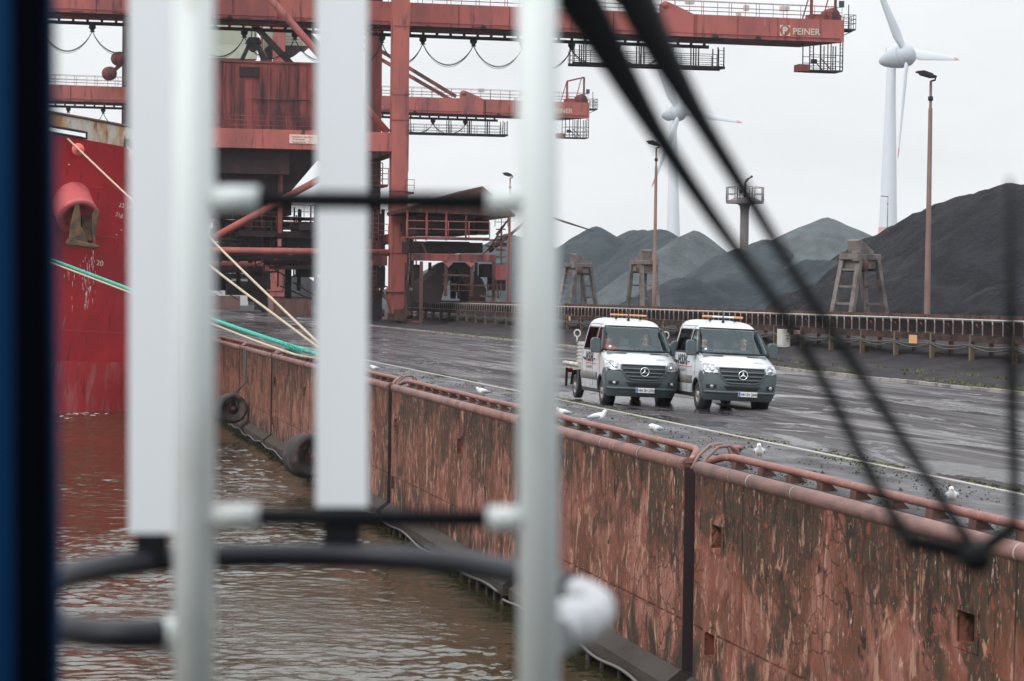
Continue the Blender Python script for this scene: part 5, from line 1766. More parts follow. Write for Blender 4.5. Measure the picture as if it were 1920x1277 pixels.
def make_person(name, label, seat, cloth, hair, lean=0.0, drive=True):
    """A seated figure, one continuous body; jacket and hair are children. seat: hip point in van axes."""
    q = thing(name, label, "person", local=True)
    V, E, Rr = [], [], []

    def v(p, r, frm=None):
        V.append(Vector(p))
        Rr.append(r)
        if frm is not None:
            E.append((frm, len(V) - 1))
        return len(V) - 1
    L = lean
    pel = v((0, 0, 0), (.15, .13))
    ab = v((0.02, L * .3, 0.18), (.14, .12), pel)
    chst = v((0.03, L * .7, 0.38), (.17, .13), ab)
    shl = v((0.02, L * .9, 0.5), (.13, .1), chst)
    nk = v((0.05, L, 0.6), (.055, .055), shl)
    hd = v((0.08, L * 1.05, 0.69), (.085, .095), nk)
    v((0.09, L * 1.1, 0.79), (.075, .085), hd)
    for s in (-1, 1):
        k = v((0.42, s * .14, 0.04), (.08, .08), pel)
        f_ = v((0.5, s * .14, -0.35), (.055, .055), k)
        v((0.66, s * .14, -0.4), (.04, .035), f_)
        so = v((0.03, s * .21 + L * .8, 0.47), (.065, .06), shl)
        el = v((0.22, s * .27 + L * .6, 0.24), (.048, .045), so)
        wr = v(((0.44, s * .17, 0.3) if drive else (0.36, s * .12, 0.1)), (.032, .028), el)
        pm = v(V[wr] + Vector((.06, -s * .01, .01)), (.036, .022), wr)
        for i in range(4):
            a = v(V[pm] + Vector((.05, s * (.026 - i * .017), .0)), (.010, .009), pm)
            v(V[a] + Vector((.02 + .004 * (i % 2), 0, -.028)), (.008, .008), a)
        a = v(V[pm] + Vector((.01, -s * .035, .012)), (.011, .01), pm)
        v(V[a] + Vector((.028, -s * .006, .0)), (.009, .009), a)

    def skin(nm, idx, grow, m_, par):
        me = bpy.data.meshes.new(nm)
        bm = bmesh.new()
        lay = bm.verts.layers.skin.verify()
        mp = {}
        for i in idx:
            b = bm.verts.new(V[i] + Vector(seat))
            b[lay].radius = (Rr[i][0] * grow, Rr[i][1] * grow)
            mp[i] = b
        for a, c in E:
            if a in mp and c in mp:
                bm.edges.new((mp[a], mp[c]))
        bm.verts.ensure_lookup_table()
        bm.verts[0][lay].use_root = True
        bm.to_mesh(me)
        bm.free()
        me.materials.append(MAT[m_])
        o = bpy.data.objects.new(nm, me)
        COL.objects.link(o)
        o.parent = par
        ORG[o.name] = Vector()
        o.modifiers.new("skin", "SKIN").use_smooth_shade = True
        sub = o.modifiers.new("smooth", "SUBSURF")
        sub.levels = sub.render_levels = 1
        return o
    body = skin("body", range(len(V)), 1.0, "skin", q)
    arms = [0, 1, 2, 3, 4]
    for a, c in E:
        if a == 3 and c not in arms:
            arms += [c, c + 1, c + 2]
    skin("jacket", sorted(set(arms)), 1.32, cloth, q)
    hm = MB()
    hc = V[hd] + Vector(seat) + Vector((-0.015, 0, 0.075))
    for_rows = []
    for i in range(7):
        ph = R_(95 - i * 20)
        for_rows.append([hc + Vector((math.cos(a) * .102 * math.cos(ph) - (0.02 if math.cos(a) > 0.3 and i > 2 else 0), math.sin(a) * .095 * math.cos(ph), .105 * math.sin(ph))) for a in [2 * math.pi * k / 16 + math.pi / 16 for k in range(17)]])
    hm.grid([r for r in for_rows[:5]])
    hm.build("hair", hair, q)
    fm = MB()
    fc = V[hd] + Vector(seat)
    fm.prism([(fc.x + .085, fc.z + .06), (fc.x + .09, fc.z), (fc.x + .122, fc.z + .008)], "y", fc.y - .015, fc.y + .015)
    fm.build("nose", "skin", q)
    for s in (-1, 1):
        MB().lathe([(.0, -.01), (.012, 0), (0, .012)], 8, fc + Vector((.092, s * .035, .055)), (1, 0, 0)).build("eye", "black", q)
        MB().lathe([(.012, -.012), (.03, 0), (.02, .012)], 8, fc + Vector((.0, s * .09, .03)), (0.2, s, 0)).build("ear", "skin", q)
    MB().box(fc.x + .085, fc.x + .096, fc.y - .025, fc.y + .025, fc.z - .03, fc.z - .022).build("mouth", "ratguard", q)
    return q


VS = 0.925


def make_van(label, number, amber_full, origin, rotz, roll):
    q = thing("flatbed_van", label, "van", local=True, group="vans on the quay road")
    # ---- outer skin: front loft, roof and sides, with the wheel arch left open; window openings stay open
    rows = [[front(-1 + 2 * j / 28, z) for j in range(29)] for z in LV]
    fr = MB()
    for i in range(len(LV) - 1):
        for j in range(28):
            s = -1 + 2 * (j + 0.5) / 28
            zc = (LV[i] + LV[i + 1]) / 2
            if 1.5 < zc < 2.1 and abs(s) < 0.9:
                continue                                   # windscreen opening
            fr.add([rows[i][j], rows[i][j + 1], rows[i + 1][j + 1], rows[i + 1][j]], [(0, 1, 2, 3)], True)
    win = [(-1.02, -0.10, 1.44, 2.08), (-2.45, -1.22, 1.46, 2.08)]

    def in_win(x, z):
        for k, (a, b, c, d) in enumerate(win):
            if c < z < d and a < x < b - (max(0, z - 1.5) * 0.95 if k == 0 else 0):
                return True
        return False
    for sg in (-1, 1):
        cols = []
        xs = []
        for i in range(56):
            xs.append(i / 55)
        for z in LV:
            xe = front(sg, z).x
            cols.append([side(sg, xe + (XREAR - xe) * t, z) for t in xs])
        for i in range(len(LV) - 1):
            for j in range(55):
                c = (cols[i][j] + cols[i + 1][j + 1]) / 2
                if (c.x ** 2 + (c.z - 0.36) ** 2) < ARCH_R ** 2 or in_win(c.x, c.z) or c.z < 0.36:
                    continue
                fr.add([cols[i][j], cols[i][j + 1], cols[i + 1][j + 1], cols[i + 1][j]], [(0, 1, 2, 3)], True)
        # clean lip round the arch
    top = LV[-1]
    rf = front(0, top).x
    for j in range(28):
        a, b = rows[-1][j], rows[-1][j + 1]
        fr.add([a, b, Vector((XREAR, b.y, top)), Vector((XREAR, a.y, top))], [(0, 1, 2, 3)], True)
    back = [(XREAR, -lerpt(WD, z), z) for z in LV if z > .36] + [(XREAR, lerpt(WD, z), z) for z in reversed(LV) if z > .36]
    fr.add(back, [tuple(range(len(back)))])
    body = fr.build("body", "vanwhite", q, recalc=False)
    bm = bmesh.new()
    bm.from_mesh(body.data)
    bmesh.ops.remove_doubles(bm, verts=bm.verts, dist=0.0015)
    bmesh.ops.recalc_face_normals(bm, faces=bm.faces)
    bm.to_mesh(body.data)
    bm.free()
    for sg in (-1, 1):
        lip = MB()
        N = 22
        lip.path([Vector((math.cos(math.pi * k / N) * ARCH_R, sg * (lerpt(WD, 0.36 + math.sin(math.pi * k / N) * ARCH_R) + 0.0), 0.36 + math.sin(math.pi * k / N) * ARCH_R)) for k in range(N + 1)], 0.03, 6)
        lip.build("arch_trim", "vangrey", q)
        MB().lathe([(0.47, -0.28), (0.47, 0.0), (0.05, 0.0)], 22, (0, sg * 0.93, 0.40), (0, sg, 0)).build("wheel_well", "vanblack", q)
    # ---- glass
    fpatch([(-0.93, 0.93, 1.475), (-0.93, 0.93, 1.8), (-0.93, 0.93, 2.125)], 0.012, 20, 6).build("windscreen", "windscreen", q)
    seal = MB()
    seal.path([front(s, 1.475, .014) for s in [-0.93 + 1.86 * k / 20 for k in range(21)]] + [front(.93, 1.475 + .65 * k / 8, .014) for k in range(1, 9)] + [front(.93 - 1.86 * k / 20, 2.125, .014) for k in range(1, 21)] + [front(-.93, 2.125 - .65 * k / 8, .014) for k in range(1, 8)], 0.022, 6, closed=True)
    seal.build("windscreen_seal", "vanblack", q)
    MB().path([front(s, 1.455, .03) for s in [-0.9 + 1.8 * k / 20 for k in range(21)]], 0.03, 6).build("wiper_cowl", "vanblack", q)
    mm = MB()
    mm.box(-0.72, -0.6, -0.13, 0.13, 1.98, 2.07)
    mm.build("inside_mirror", "vanblack", q)
    for sg in (-1, 1):
        for k, (a, b, c, d) in enumerate(win):
            rws = []
            for i in range(7):
                z = c + (d - c) * i / 6
                xb = b - (max(0, z - 1.5) * 0.95 if k == 0 else 0) + (0.06 if k == 0 else 0)
                rws.append([side(sg, a + (xb - a) * t / 6, z, 0.008) for t in range(7)])
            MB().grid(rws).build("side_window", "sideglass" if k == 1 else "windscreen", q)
            fr_ = MB()
            edge = [rws[0][t] for t in range(7)] + [rws[i][6] for i in range(1, 7)] + [rws[6][t] for t in range(5, -1, -1)] + [rws[i][0] for i in range(5, 0, -1)]
            fr_.path(edge, 0.022, 5, closed=True)
            fr_.build("window_seal", "vanblack", q)
        # door shut lines and handles
        sl_ = MB()
        for xx in (-1.11, -2.52):
            sl_.path([side(sg, xx, z, 0.002) for z in (0.45, 0.7, 1.0, 1.3, 1.5, 1.8, 2.1, 2.18)], 0.008, 4)
        sl_.path([side(sg, x_, 2.18, 0.002) for x_ in (-2.52, -1.8, -1.11, -0.9)], 0.008, 4)
        sl_.path([side(sg, -0.2, z, 0.002) for z in (0.85, 1.1, 1.35)], 0.008, 4)
        sl_.build("door_seam", "vangrey", q)
        for xx in (-0.92, -2.3):
            MB().box(xx - 0.1, xx + 0.1, sg * 1.0 - 0.02, sg * 1.0 + 0.035, 1.18, 1.22).build("door_handle", "vangrey", q)
        tr = MB()
        tr.grid([[side(sg, -0.5 + (XREAR + .5) * t / 12, z, o_) for t in range(13)] for z, o_ in ((0.62, 0.0), (0.64, 0.022), (0.82, 0.022), (0.84, 0.0))])
        tr.build("side_trim", "vandirty", q)
        MB().box(XREAR, -0.5, sg * 0.9 - 0.06, sg * 0.9 + 0.06, 0.28, 0.38).build("sill", "vanblack", q)
        # mirrors
        mr = MB()
        mr.prism([(0.98, 1.42), (1.02, 1.38), (1.22, 1.38), (1.27, 1.44), (1.27, 1.74), (1.22, 1.80), (1.06, 1.80), (1.0, 1.72)] if sg > 0 else [(-a, b) for a, b in [(0.98, 1.42), (1.02, 1.38), (1.22, 1.38), (1.27, 1.44), (1.27, 1.74), (1.22, 1.80), (1.06, 1.80), (1.0, 1.72)]], "x", -0.32, -0.16)
        mir = mr.build("wing_mirror", "vangrey", q, bevel=0.03)
        MB().box(-0.3, -0.2, sg * 0.9 - 0.08, sg * 0.9 + 0.12, 1.42, 1.5).build("mirror_arm", "vangrey", mir)
    # ---- front end: bumper skin, grille, lamps, emblem, plate
    bp = fpatch([(-1, 1, 0.245), (-1, 1, 0.5), (-1, 1, 0.70), (-1, 1, 0.88), (-0.97, 0.97, 0.955)], 0.018, 30, 4)
    for sg in (-1, 1):
        rws = []
        for z in (0.3, 0.45, 0.6, 0.75, 0.86, 0.95, 1.0):
            xe = front(sg, z).x
            x_end = max(0.42 if z < 0.62 else math.sqrt(max(0.02, ARCH_R ** 2 - (z - .36) ** 2)) + 0.02, 0.0) + (max(0, z - 0.78) * 1.0)
            rws.append([side(sg, xe + (min(x_end, xe - .02) - xe) * t / 5, z, 0.018) for t in range(6)])
        bp.grid(rws)
    bumper = bp.build("bumper", "vangrey", q)
    # moulded ledge and skid strip
    MB().path([front(s, 0.47, 0.03) for s in [-0.97 + 1.94 * k / 28 for k in range(29)]], 0.035, 6).build("bumper_ledge", "vangrey", bumper)
    fpatch([(-0.40, 0.40, 0.53), (-0.52, 0.52, 0.635)], 0.03, 14, 3).build("lower_intake", "vanblack", bumper)
    for sg in (-1, 1):
        a0, a1 = (0.70, 0.93) if sg > 0 else (-0.93, -0.70)
        fpatch([(a0, a1, 0.56), (a0 - 0.03 if sg > 0 else a0 - 0.0, a1 + (0.0 if sg > 0 else 0.03), 0.655)], 0.026, 6, 3).build("lamp_recess", "vanblack", bumper)
        MB().lathe([(0.045, -0.02), (0.05, 0.03), (0.03, 0.045), (0, 0.05)], 14, front(sg * 0.80, 0.605, 0.015), (0.9, sg * 0.25, 0)).build("fog_lamp", "lamp", bumper)
    # grille: dark shield with three bright-edged bars
    gr = fpatch([(-0.30, 0.30, 0.70), (-0.44, 0.44, 0.725), (-0.58, 0.58, 0.90), (-0.62, 0.62, 1.05), (-0.60, 0.60, 1.085)], 0.032, 22, 4).build("grille", "vanblack", q)
    edge = [front(s, 1.085, .04) for s in [-.6 + 1.2 * k / 14 for k in range(15)]] + [front(.62, 1.05, .04), front(.6, .97, .04), front(.58, .9, .04), front(.51, .81, .04), front(.44, .725, .04), front(.3, .7, .04)]
    edge += [front(s, .7, .04) for s in (.15, 0, -.15)] + [front(-.3, .7, .04), front(-.44, .725, .04), front(-.51, .81, .04), front(-.58, .9, .04), front(-.6, .97, .04), front(-.62, 1.05, .04)]
    MB().path(edge, 0.022, 6, closed=True).build("grille_frame", "vangrey", gr)
    for zz, w in ((0.79, 0.46), (0.885, 0.545), (0.98, 0.58)):
        MB().path([front(s, zz, .05) for s in [-w + 2 * w * k / 16 for k in range(17)]], 0.026, 6).build("grille_bar", "vangrey", gr)
    ec = front(0, 0.915, 0.09)
    em = MB()
    em.path([ec + Vector((0, math.cos(2 * math.pi * k / 28) * .118, math.sin(2 * math.pi * k / 28) * .118)) for k in range(28)], 0.015, 6, closed=True)
    for k in range(3):
        a = math.pi / 2 + k * 2 * math.pi / 3
        tip_ = Vector((0, math.cos(a) * .112, math.sin(a) * .112))
        sd = Vector((0, -math.sin(a), math.cos(a))) * 0.026
        em.add([ec + Vector((.014, 0, 0)), ec + sd * 1.0 + tip_ * 0.12, ec + tip_, ec - sd + tip_ * 0.12], [(0, 1, 2), (0, 2, 3)])
    em.build("emblem", "chrome", gr, recalc=True)
    for sg in (-1, 1):
        o2 = lambda a, b: (a, b) if sg > 0 else (-b, -a)
        r_ = [(*o2(0.66, 0.93), 0.945), (*o2(0.65, 0.985), 1.0), (*o2(0.645, 0.985), 1.08), (*o2(0.70, 0.98), 1.15), (*o2(0.90, 0.975), 1.20)]
        hl = fpatch(r_, 0.03, 8, 4).build("headlight", "lamp", q)
        MB().lathe([(0.05, -.01), (0.055, .012), (0, .02)], 14, front(sg * .78, 1.03, 0.035), (1, sg * .3, .1)).build("reflector", "chrome", hl)
        MB().path([front(sg * s, z, .034) for s, z in ((.66, .95), (.93, .95), (.985, 1.0))], 0.012, 5).build("lamp_rim", "vanblack", hl)
        a0, a1 = o2(0.34, 0.78)
        fpatch([(a0, a1, 1.385), (a0, a1, 1.425)], 0.012, 6, 3).build("hood_vent", "vanblack", q)
    MB().path([front(s, z, .004) for s, z in ((-.99, 1.24), (-.93, 1.19), (-.72, 1.115), (-.5, 1.095), (0, 1.095), (.5, 1.095), (.72, 1.115), (.93, 1.19), (.99, 1.24))], 0.008, 4).build("hood_seam", "vangrey", q)
    pz = 0.435
    pc = front(-0.12 if number.endswith("3") else 0.0, pz, 0.06)
    pl = MB().box(pc.x, pc.x + 0.012, pc.y - 0.26 + .16, pc.y + 0.26 + .16, pz - 0.075, pz + 0.055).build("number_plate", "plate", q)
    MB().box(pc.x + 0.012, pc.x + 0.016, pc.y - 0.255 + .16, pc.y - 0.205 + .16, pz - 0.07, pz + 0.05).build("plate_band", "plateblue", pl)
    text("plate_lettering", number, 0.108, "black", pl, (pc.x + 0.015, pc.y - 0.19 + .16, pz - 0.05), (0, 1, 0), (0, 0, 1), bold=0.002, xscale=0.80)
    # ---- writing on the doors and hood
    for sg in (-1, 1):
        dr = Vector((1, 0, 0)) if sg < 0 else Vector((-1, 0, 0))
        xo = -2.02 if sg < 0 else -0.55
        y_ = sg * (lerpt(WD, 1.2) + 0.012)
        text("door_lettering", "H.S.H.", 0.36, "black", q, Vector((xo, y_, 1.13)), dr, (0, 0, 1), bold=0.012, xscale=1.05)
        MB().box(*(sorted((xo, xo + dr.x * 1.42))), *(sorted((y_ - 0.002, y_ + 0.002))), 1.06, 1.08).build("door_stripe", "redline", q)
        text("door_lettering", "HANSAPORT", 0.115, "greyprint", q, Vector((xo + dr.x * 0.05, y_, 0.93)), dr, (0, 0, 1), xscale=1.2)
        MB().prism([(xo - dr.x * 0.02, 1.2), (xo - dr.x * 0.34, 1.24), (xo - dr.x * 0.36, 1.18), (xo - dr.x * 0.1, 1.14)], "y", *(sorted((y_ - .002, y_ + .002)))).build("door_emblem", "black", q)
    o_ = front(0.42, 1.24, 0.016)
    text("hood_lettering", "H.S.H.", 0.11, "greyprint", q, o_, front(0.62, 1.24) - front(0.42, 1.24), front(0.42, 1.3) - front(0.42, 1.24), xscale=1.0)
    # ---- roof: beacon bar and aerial
    lb = MB()
    lb.box(-1.42, -1.26, -0.52, 0.52, 2.43, 2.48)
    bar = lb.build("beacon_bar", "amber" if amber_full else "white", q, bevel=0.02)
    for sg in (-1, 1):
        if not amber_full:
            MB().box(-1.425, -1.235, min(sg * .3, sg * .56), max(sg * .3, sg * .56), 2.425, 2.485).build("beacon_lens", "amber", bar, bevel=0.02)
        MB().box(-1.37, -1.29, sg * 0.35 - 0.03, sg * 0.35 + 0.03, 2.34, 2.45).build("beacon_foot", "vanblack", bar)
    MB().path([(-1.08, -0.05, 2.315), (-1.05, -0.05, 2.37), (-1.25, -0.05, 2.8)], [0.05, 0.02, 0.006], 7).build("aerial", "vanblack", q)
    # ---- interior seen through the glass
    it = MB()
    it.box(-2.6, 0.3, -0.86, 0.86, 0.5, 0.62)
    it.build("cabin_floor", "interior", q)
    ds = MB()
    ds.prism([(0.12, 1.44), (-0.12, 1.46), (-0.38, 1.36), (-0.36, 1.0), (0.12, 0.9)], "y", -0.86, 0.86)
    ds.build("dashboard", "interior", q)
    MB().path([Vector((-0.52, 0.42, 1.32)) + Vector((math.cos(2 * math.pi * k / 24) * .1, math.sin(2 * math.pi * k / 24) * .2, math.cos(2 * math.pi * k / 24) * .17)) for k in range(24)], 0.016, 6, closed=True).build("steering_wheel", "vanblack", q)
    for yy in (-0.55, -0.08, 0.42):
        st_ = MB()
        st_.box(-1.25, -0.75, yy - 0.23, yy + 0.23, 0.62, 0.92)
        st_.prism([(-1.16, 0.9), (-1.02, 0.92), (-1.22, 1.58), (-1.34, 1.56)], "y", yy - 0.24, yy + 0.24)
        seat_ = st_.build("seat", "interior", q, bevel=0.03)
        MB().box(-1.35, -1.25, yy - 0.13, yy + 0.13, 1.6, 1.8).build("headrest", "interior", seat_, bevel=0.03)
    MB().box(-2.6, -2.52, -0.8, 0.8, 0.6, 1.55).build("bulkhead", "interior", q)
    MB().lathe([(0.04, -.003), (0.04, .003)], 12, front(-.78, 1.56, .016), front(-.78, 1.56, 1) - front(-.78, 1.56, 0)).build("sticker", "white", q)
    # ---- chassis, wheels, flatbed with tank
    for nm, xx in (("wheel", 0.0), ("wheel", -3.66)):
        for sg in (-1, 1):
            yo = sg * (0.845 if xx == 0 else 0.85)
            w = MB()
            w.lathe([(0.2, -0.11), (0.3, -0.115), (0.335, -0.1), (0.348, -0.07), (0.35, 0), (0.348, 0.07), (0.335, 0.1), (0.3, 0.115), (0.21, 0.10), (0.205, 0.05)], 30, (xx, yo, 0.35), (0, sg, 0))
            tyre = w.build("wheel", "tyre", q)
            rm_ = MB()
            rm_.lathe([(0.212, 0.09), (0.205, 0.1), (0.19, 0.06), (0.15, 0.075), (0.09, 0.09), (0.085, 0.125), (0.0, 0.13)], 24, (xx, yo, 0.35), (0, sg, 0))
            rim = rm_.build("rim", "wheelrim", tyre)
            ho = MB()
            for k in range(10):
                a = 2 * math.pi * k / 10
                c = Vector((xx + math.cos(a) * .165, yo + sg * 0.072, 0.35 + math.sin(a) * .165))
                ho.lathe([(0.02, 0), (0.02, 0.006), (0, 0.007)], 8, c, (0, sg, 0))
            ho.build("rim_hole", "vanblack", tyre)
    ch = MB()
    for sg in (-1, 1):
        ch.box(-4.9, 0.6, sg * 0.42 - 0.05, sg * 0.42 + 0.05, 0.42, 0.6)
    ch.tube((0, -0.75, 0.35), (0, 0.75, 0.35), 0.06)
    ch.tube((-3.66, -0.75, 0.35), (-3.66, 0.75, 0.35), 0.07)
    ch.box(-0.6, 0.5, -0.4, 0.4, 0.28, 0.5)
    ch.build("chassis", "vanblack", q)
    MB().box(-4.95, -2.78, -1.02, 1.02, 0.84, 0.96).build("flatbed", "galv", q, bevel=0.01)
    MB().tube((-2.8, -1.04, 0.98), (-4.95, -1.04, 0.98), 0.06, n=10).build("side_pipe", "galv", q)
    for sg in (-1, 1):
        mg = MB()
        N = 14
        rws = [[Vector((-3.66 + math.cos(math.pi * k / N) * .46, sg * yy, 0.37 + math.sin(math.pi * k / N) * .44)) for k in range(N + 1)] for yy in (0.62, 1.0)]
        mg.grid(rws)
        mg.box(-3.2, -2.95, min(sg * .9, sg * 1.0), max(sg * .9, sg * 1.0), 0.3, 0.84)
        mg.build("mudguard", "vanblack", q)
        MB().box(-4.97, -4.93, sg * 0.85 - 0.08, sg * 0.85 + 0.08, 0.7, 0.82).build("tail_lamp", "redlamp", q)
    MB().box(-4.9, -4.86, -1.0, -0.93, 0.3, 0.84).build("rear_flap", "vanblack", q)
    tk = MB()
    tk.box(-4.6, -2.95, -0.72, 0.72, 0.965, 1.62)
    for k in range(6):
        tk.box(-4.63, -2.92, -0.75, 0.75, 1.03 + k * 0.1, 1.06 + k * 0.1)
    tk.build("tank", "tank", q, bevel=0.01)
    MB().path([(-3.0, -0.86, 0.98), (-3.0, -0.9, 1.25), (-3.0, -0.84, 1.42), (-3.0, -0.74, 1.45)], 0.05, 8).build("tank_pipe", "tank", q)
    for (xx, yy, zz, r_) in ((-4.4, -0.8, 1.86, 0.1), (-3.4, -0.5, 1.8, 0.08)):
        rl_ = MB().path([Vector((xx + math.cos(2 * math.pi * k / 20) * .05, yy + math.cos(2 * math.pi * k / 20) * r_ * .8, zz + math.sin(2 * math.pi * k / 20) * r_)) for k in range(20)], 0.022, 6, closed=True)
        rl_.tube((xx, yy, 1.6), (xx, yy, zz - r_), 0.025, n=6)
        rl_.build("hose_hook", "tank", q)
    MB().box(-3.1, -2.95, -0.62, -0.45, 1.62, 1.85).build("marker_box", "ochre", q)
    q.location = origin
    q.rotation_euler = (roll, 0, rotz)
    q.scale = (VS, VS, VS)
    return q


V1 = (G(1132, 755) + G(1250, 762)) / 2
V2 = (G(1311, 763) + G(1432, 770)) / 2
print("VANS", V1, V2)
RZ = R_(-90.5)
VR1, VR2 = R_(-1.9), R_(-2.1)
make_van("silver white crew-cab flatbed van with an all-orange beacon bar and a ribbed tank", "HH SH 2703", True, V1, RZ, VR1)
make_van("silver white flatbed van in front, its beacon bar white between two amber ends", "HH SH 2040", False, V2, R_(-90), VR2)
for nm, lab, seat, cl, hr, ln_, dr, vv, rz, rl_ in (
        ("person", "driver in a dark jacket behind the windscreen of the van with the orange beacon bar", (-1.0, 0.42, 1.08), "darkcloth", "hair", 0.0, True, V1, RZ, VR1),
        ("person", "passenger in an orange-red jacket in the van with the orange beacon bar", (-1.0, -0.58, 1.02), "jacket", "gulldark", -0.05, False, V1, RZ, VR1),
        ("person", "driver with pale hair leaning at the wheel of the van with the amber-ended bar", (-0.96, 0.46, 1.02), "darkcloth", "rope", 0.05, True, V2, R_(-90), VR2),
        ("person", "passenger in a dark jacket in the van with the amber-ended beacon bar", (-1.0, -0.58, 1.06), "darkcloth", "gulldark", 0.0, False, V2, R_(-90), VR2)):
    pq = make_person(nm, lab, seat, cl, hr, ln_, dr)
    pq.location = vv
    pq.rotation_euler = (rl_, 0, rz)
    pq.scale = (VS, VS, VS)

# ================================================================== GULLS
def make_gull(label, px_, py_, turn, s=1.0, z=0.004, tuck=0.0):
    p = G(px_, py_, z)
    q = thing("gull", label, "gull", local=True, group="gulls along the quay edge")
    b = MB()
    b.path([(-.20, 0, .115), (-.15, 0, .125), (-.08, 0, .135), (0, 0, .14), (.06, 0, .152), (.095, 0, .178), (.112, 0, .205 - tuck), (.122, 0, .226 - tuck), (.140, 0, .236 - tuck), (.156, 0, .234 - tuck)],
           [.01, .026, .05, .068, .066, .05, .036, .036, .034, .014], 14)
    b.build("body", "gullwhite", q)
    for sg in (-1, 1):
        w = MB()
        w.path([(.06, sg * .05, .15), (.02, sg * .062, .152), (-.06, sg * .054, .146), (-.14, sg * .032, .135), (-.20, sg * .014, .128)], [.012, .034, .036, .022, .006], 8)
        wing = w.build("wing", "gullgrey", q)
        MB().path([(-.17, sg * .022, .134), (-.22, sg * .012, .128), (-.26, sg * .004, .122)], [.014, .010, .002], 6).build("wing_tip", "gulldark", wing)
        MB().path([(.0, sg * .025, .09), (.005, sg * .025, .045), (-.005, sg * .025, .006), (.03, sg * .025, .004)], [.008, .005, .005, .006], 6).build("leg", "beak", q)
        MB().lathe([(0, -.004), (.005, 0), (0, .004)], 6, (.142, sg * .031, .242 - tuck), (0, sg, 0)).build("eye", "gulldark", q)
    MB().path([(.15, 0, .234 - tuck), (.175, 0, .231 - tuck), (.196, 0, .224 - tuck)], [.012, .008, .002], 7).build("beak", "beak", q)
    MB().add([(-.18, -.02, .12), (-.18, .02, .12), (-.27, .03, .112), (-.27, -.03, .112), (-.18, -.02, .112), (-.18, .02, .112), (-.27, .03, .108), (-.27, -.03, .108)], [(0, 1, 2, 3), (7, 6, 5, 4), (0, 4, 5, 1), (1, 5, 6, 2), (2, 6, 7, 3), (3, 7, 4, 0)]).build("tail", "gullwhite", q)
    q.location = p
    q.rotation_euler = (0, 0, R_(turn))
    q.scale = (s, s, s)
    return q


make_gull("farthest small gull, beside the green mooring rope's bollard", 702, 699, 205, 1.15, tuck=.03)
make_gull("white gull standing behind the guard pipe at the joint of the two small slots", 905, 746, 190, 1.2, tuck=.02)
make_gull("white gull close behind the ladder's thicker rail", 1056, 788, 200, 1.2, tuck=.02)
make_gull("upright white gull in front of the first van's wheels", 1120, 797, -20, 1.25)
make_gull("hunched white gull with folded grey wings midway along the guard pipe", 1229, 820, 215, 1.2, tuck=.05)
make_gull("grey-winged gull beside the ladder loops at the nearest joint", 1424, 864, 250, 1.15)
make_gull("nearest gull with grey wing, standing behind the wiper arm", 1785, 948, 245, 1.0)

# ================================================================== GROUND COVER
random.seed(11)
gb = MB()


def tuft(x, y, z, s):
    for _ in range(5):
        a = random.uniform(0, 6.28)
        h = s * random.uniform(0.5, 1.2)
        w = 0.02 + 0.02 * random.random()
        dx, dy = math.cos(a), math.sin(a)
        o_ = Vector((x + random.uniform(-.12, .12), y + random.uniform(-.12, .12), z))
        tp = o_ + Vector((dx * h * 0.6, dy * h * 0.6, h))
        gb.add([o_ + Vector((-dy * w, dx * w, 0)), o_ + Vector((dy * w, -dx * w, 0)), tp], [(0, 1, 2)])


for _ in range(5200):
    y = 62 + random.random() ** 1.5 * 130
    x = 29.35 + abs(random.gauss(0, 0.55))
    if noise.noise((x * 0.5, y * 0.11, 3.0)) + 0.15 < random.random() * 0.4:
        continue
    tuft(x, y, 0.03, 0.13)
for _ in range(420):
    y = 62 + random.random() * 60
    x = 30.5 + random.random() * 4.5
    if noise.noise((x * 0.35, y * 0.12, 8.0)) < 0.12:
        continue
    tuft(x, y, 0.08, 0.14)
for _ in range(1500):
    y = 24 + random.random() ** 1.4 * 70
    x = random.choice((13.93, 14.28)) + random.gauss(0, 0.09)
    if noise.noise((x, y * 0.25, 1.0)) < 0.08:
        continue
    tuft(x, y, 0.0, 0.028)
stuff(gb.build("grass", "grass", org=(29.5, 100, 0), recalc=False), "sparse green grass along the kerb and the crane rail", "grass")
gv = MB()
for _ in range(5200):
    y = 22 + random.random() ** 1.6 * 75
    x = 11.42 + random.random() ** 1.2 * 2.4
    if noise.noise((x * 1.3, y * 0.35, 4.0)) < -0.1:
        continue
    r = random.uniform(0.006, 0.026) if random.random() < 0.93 else random.uniform(0.03, 0.05)
    c = Vector((x, y, r * 0.4))
    pts = [c + Vector((random.uniform(.6, 1.2) * r * math.cos(a), random.uniform(.6, 1.2) * r * math.sin(a), -r * 0.4)) for a in (0, 1.57, 3.14, 4.71)]
    gv.add(pts + [c + Vector((random.uniform(-.3, .3) * r, random.uniform(-.3, .3) * r, r * random.uniform(.5, .9)))], [(0, 1, 4), (1, 2, 4), (2, 3, 4), (3, 0, 4)])
stuff(gv.build("coal_crumbs", "gravel", org=(12.5, 45, 0), recalc=False), "loose coal crumbs scattered between the guard pipe and the rail", "coal crumbs")

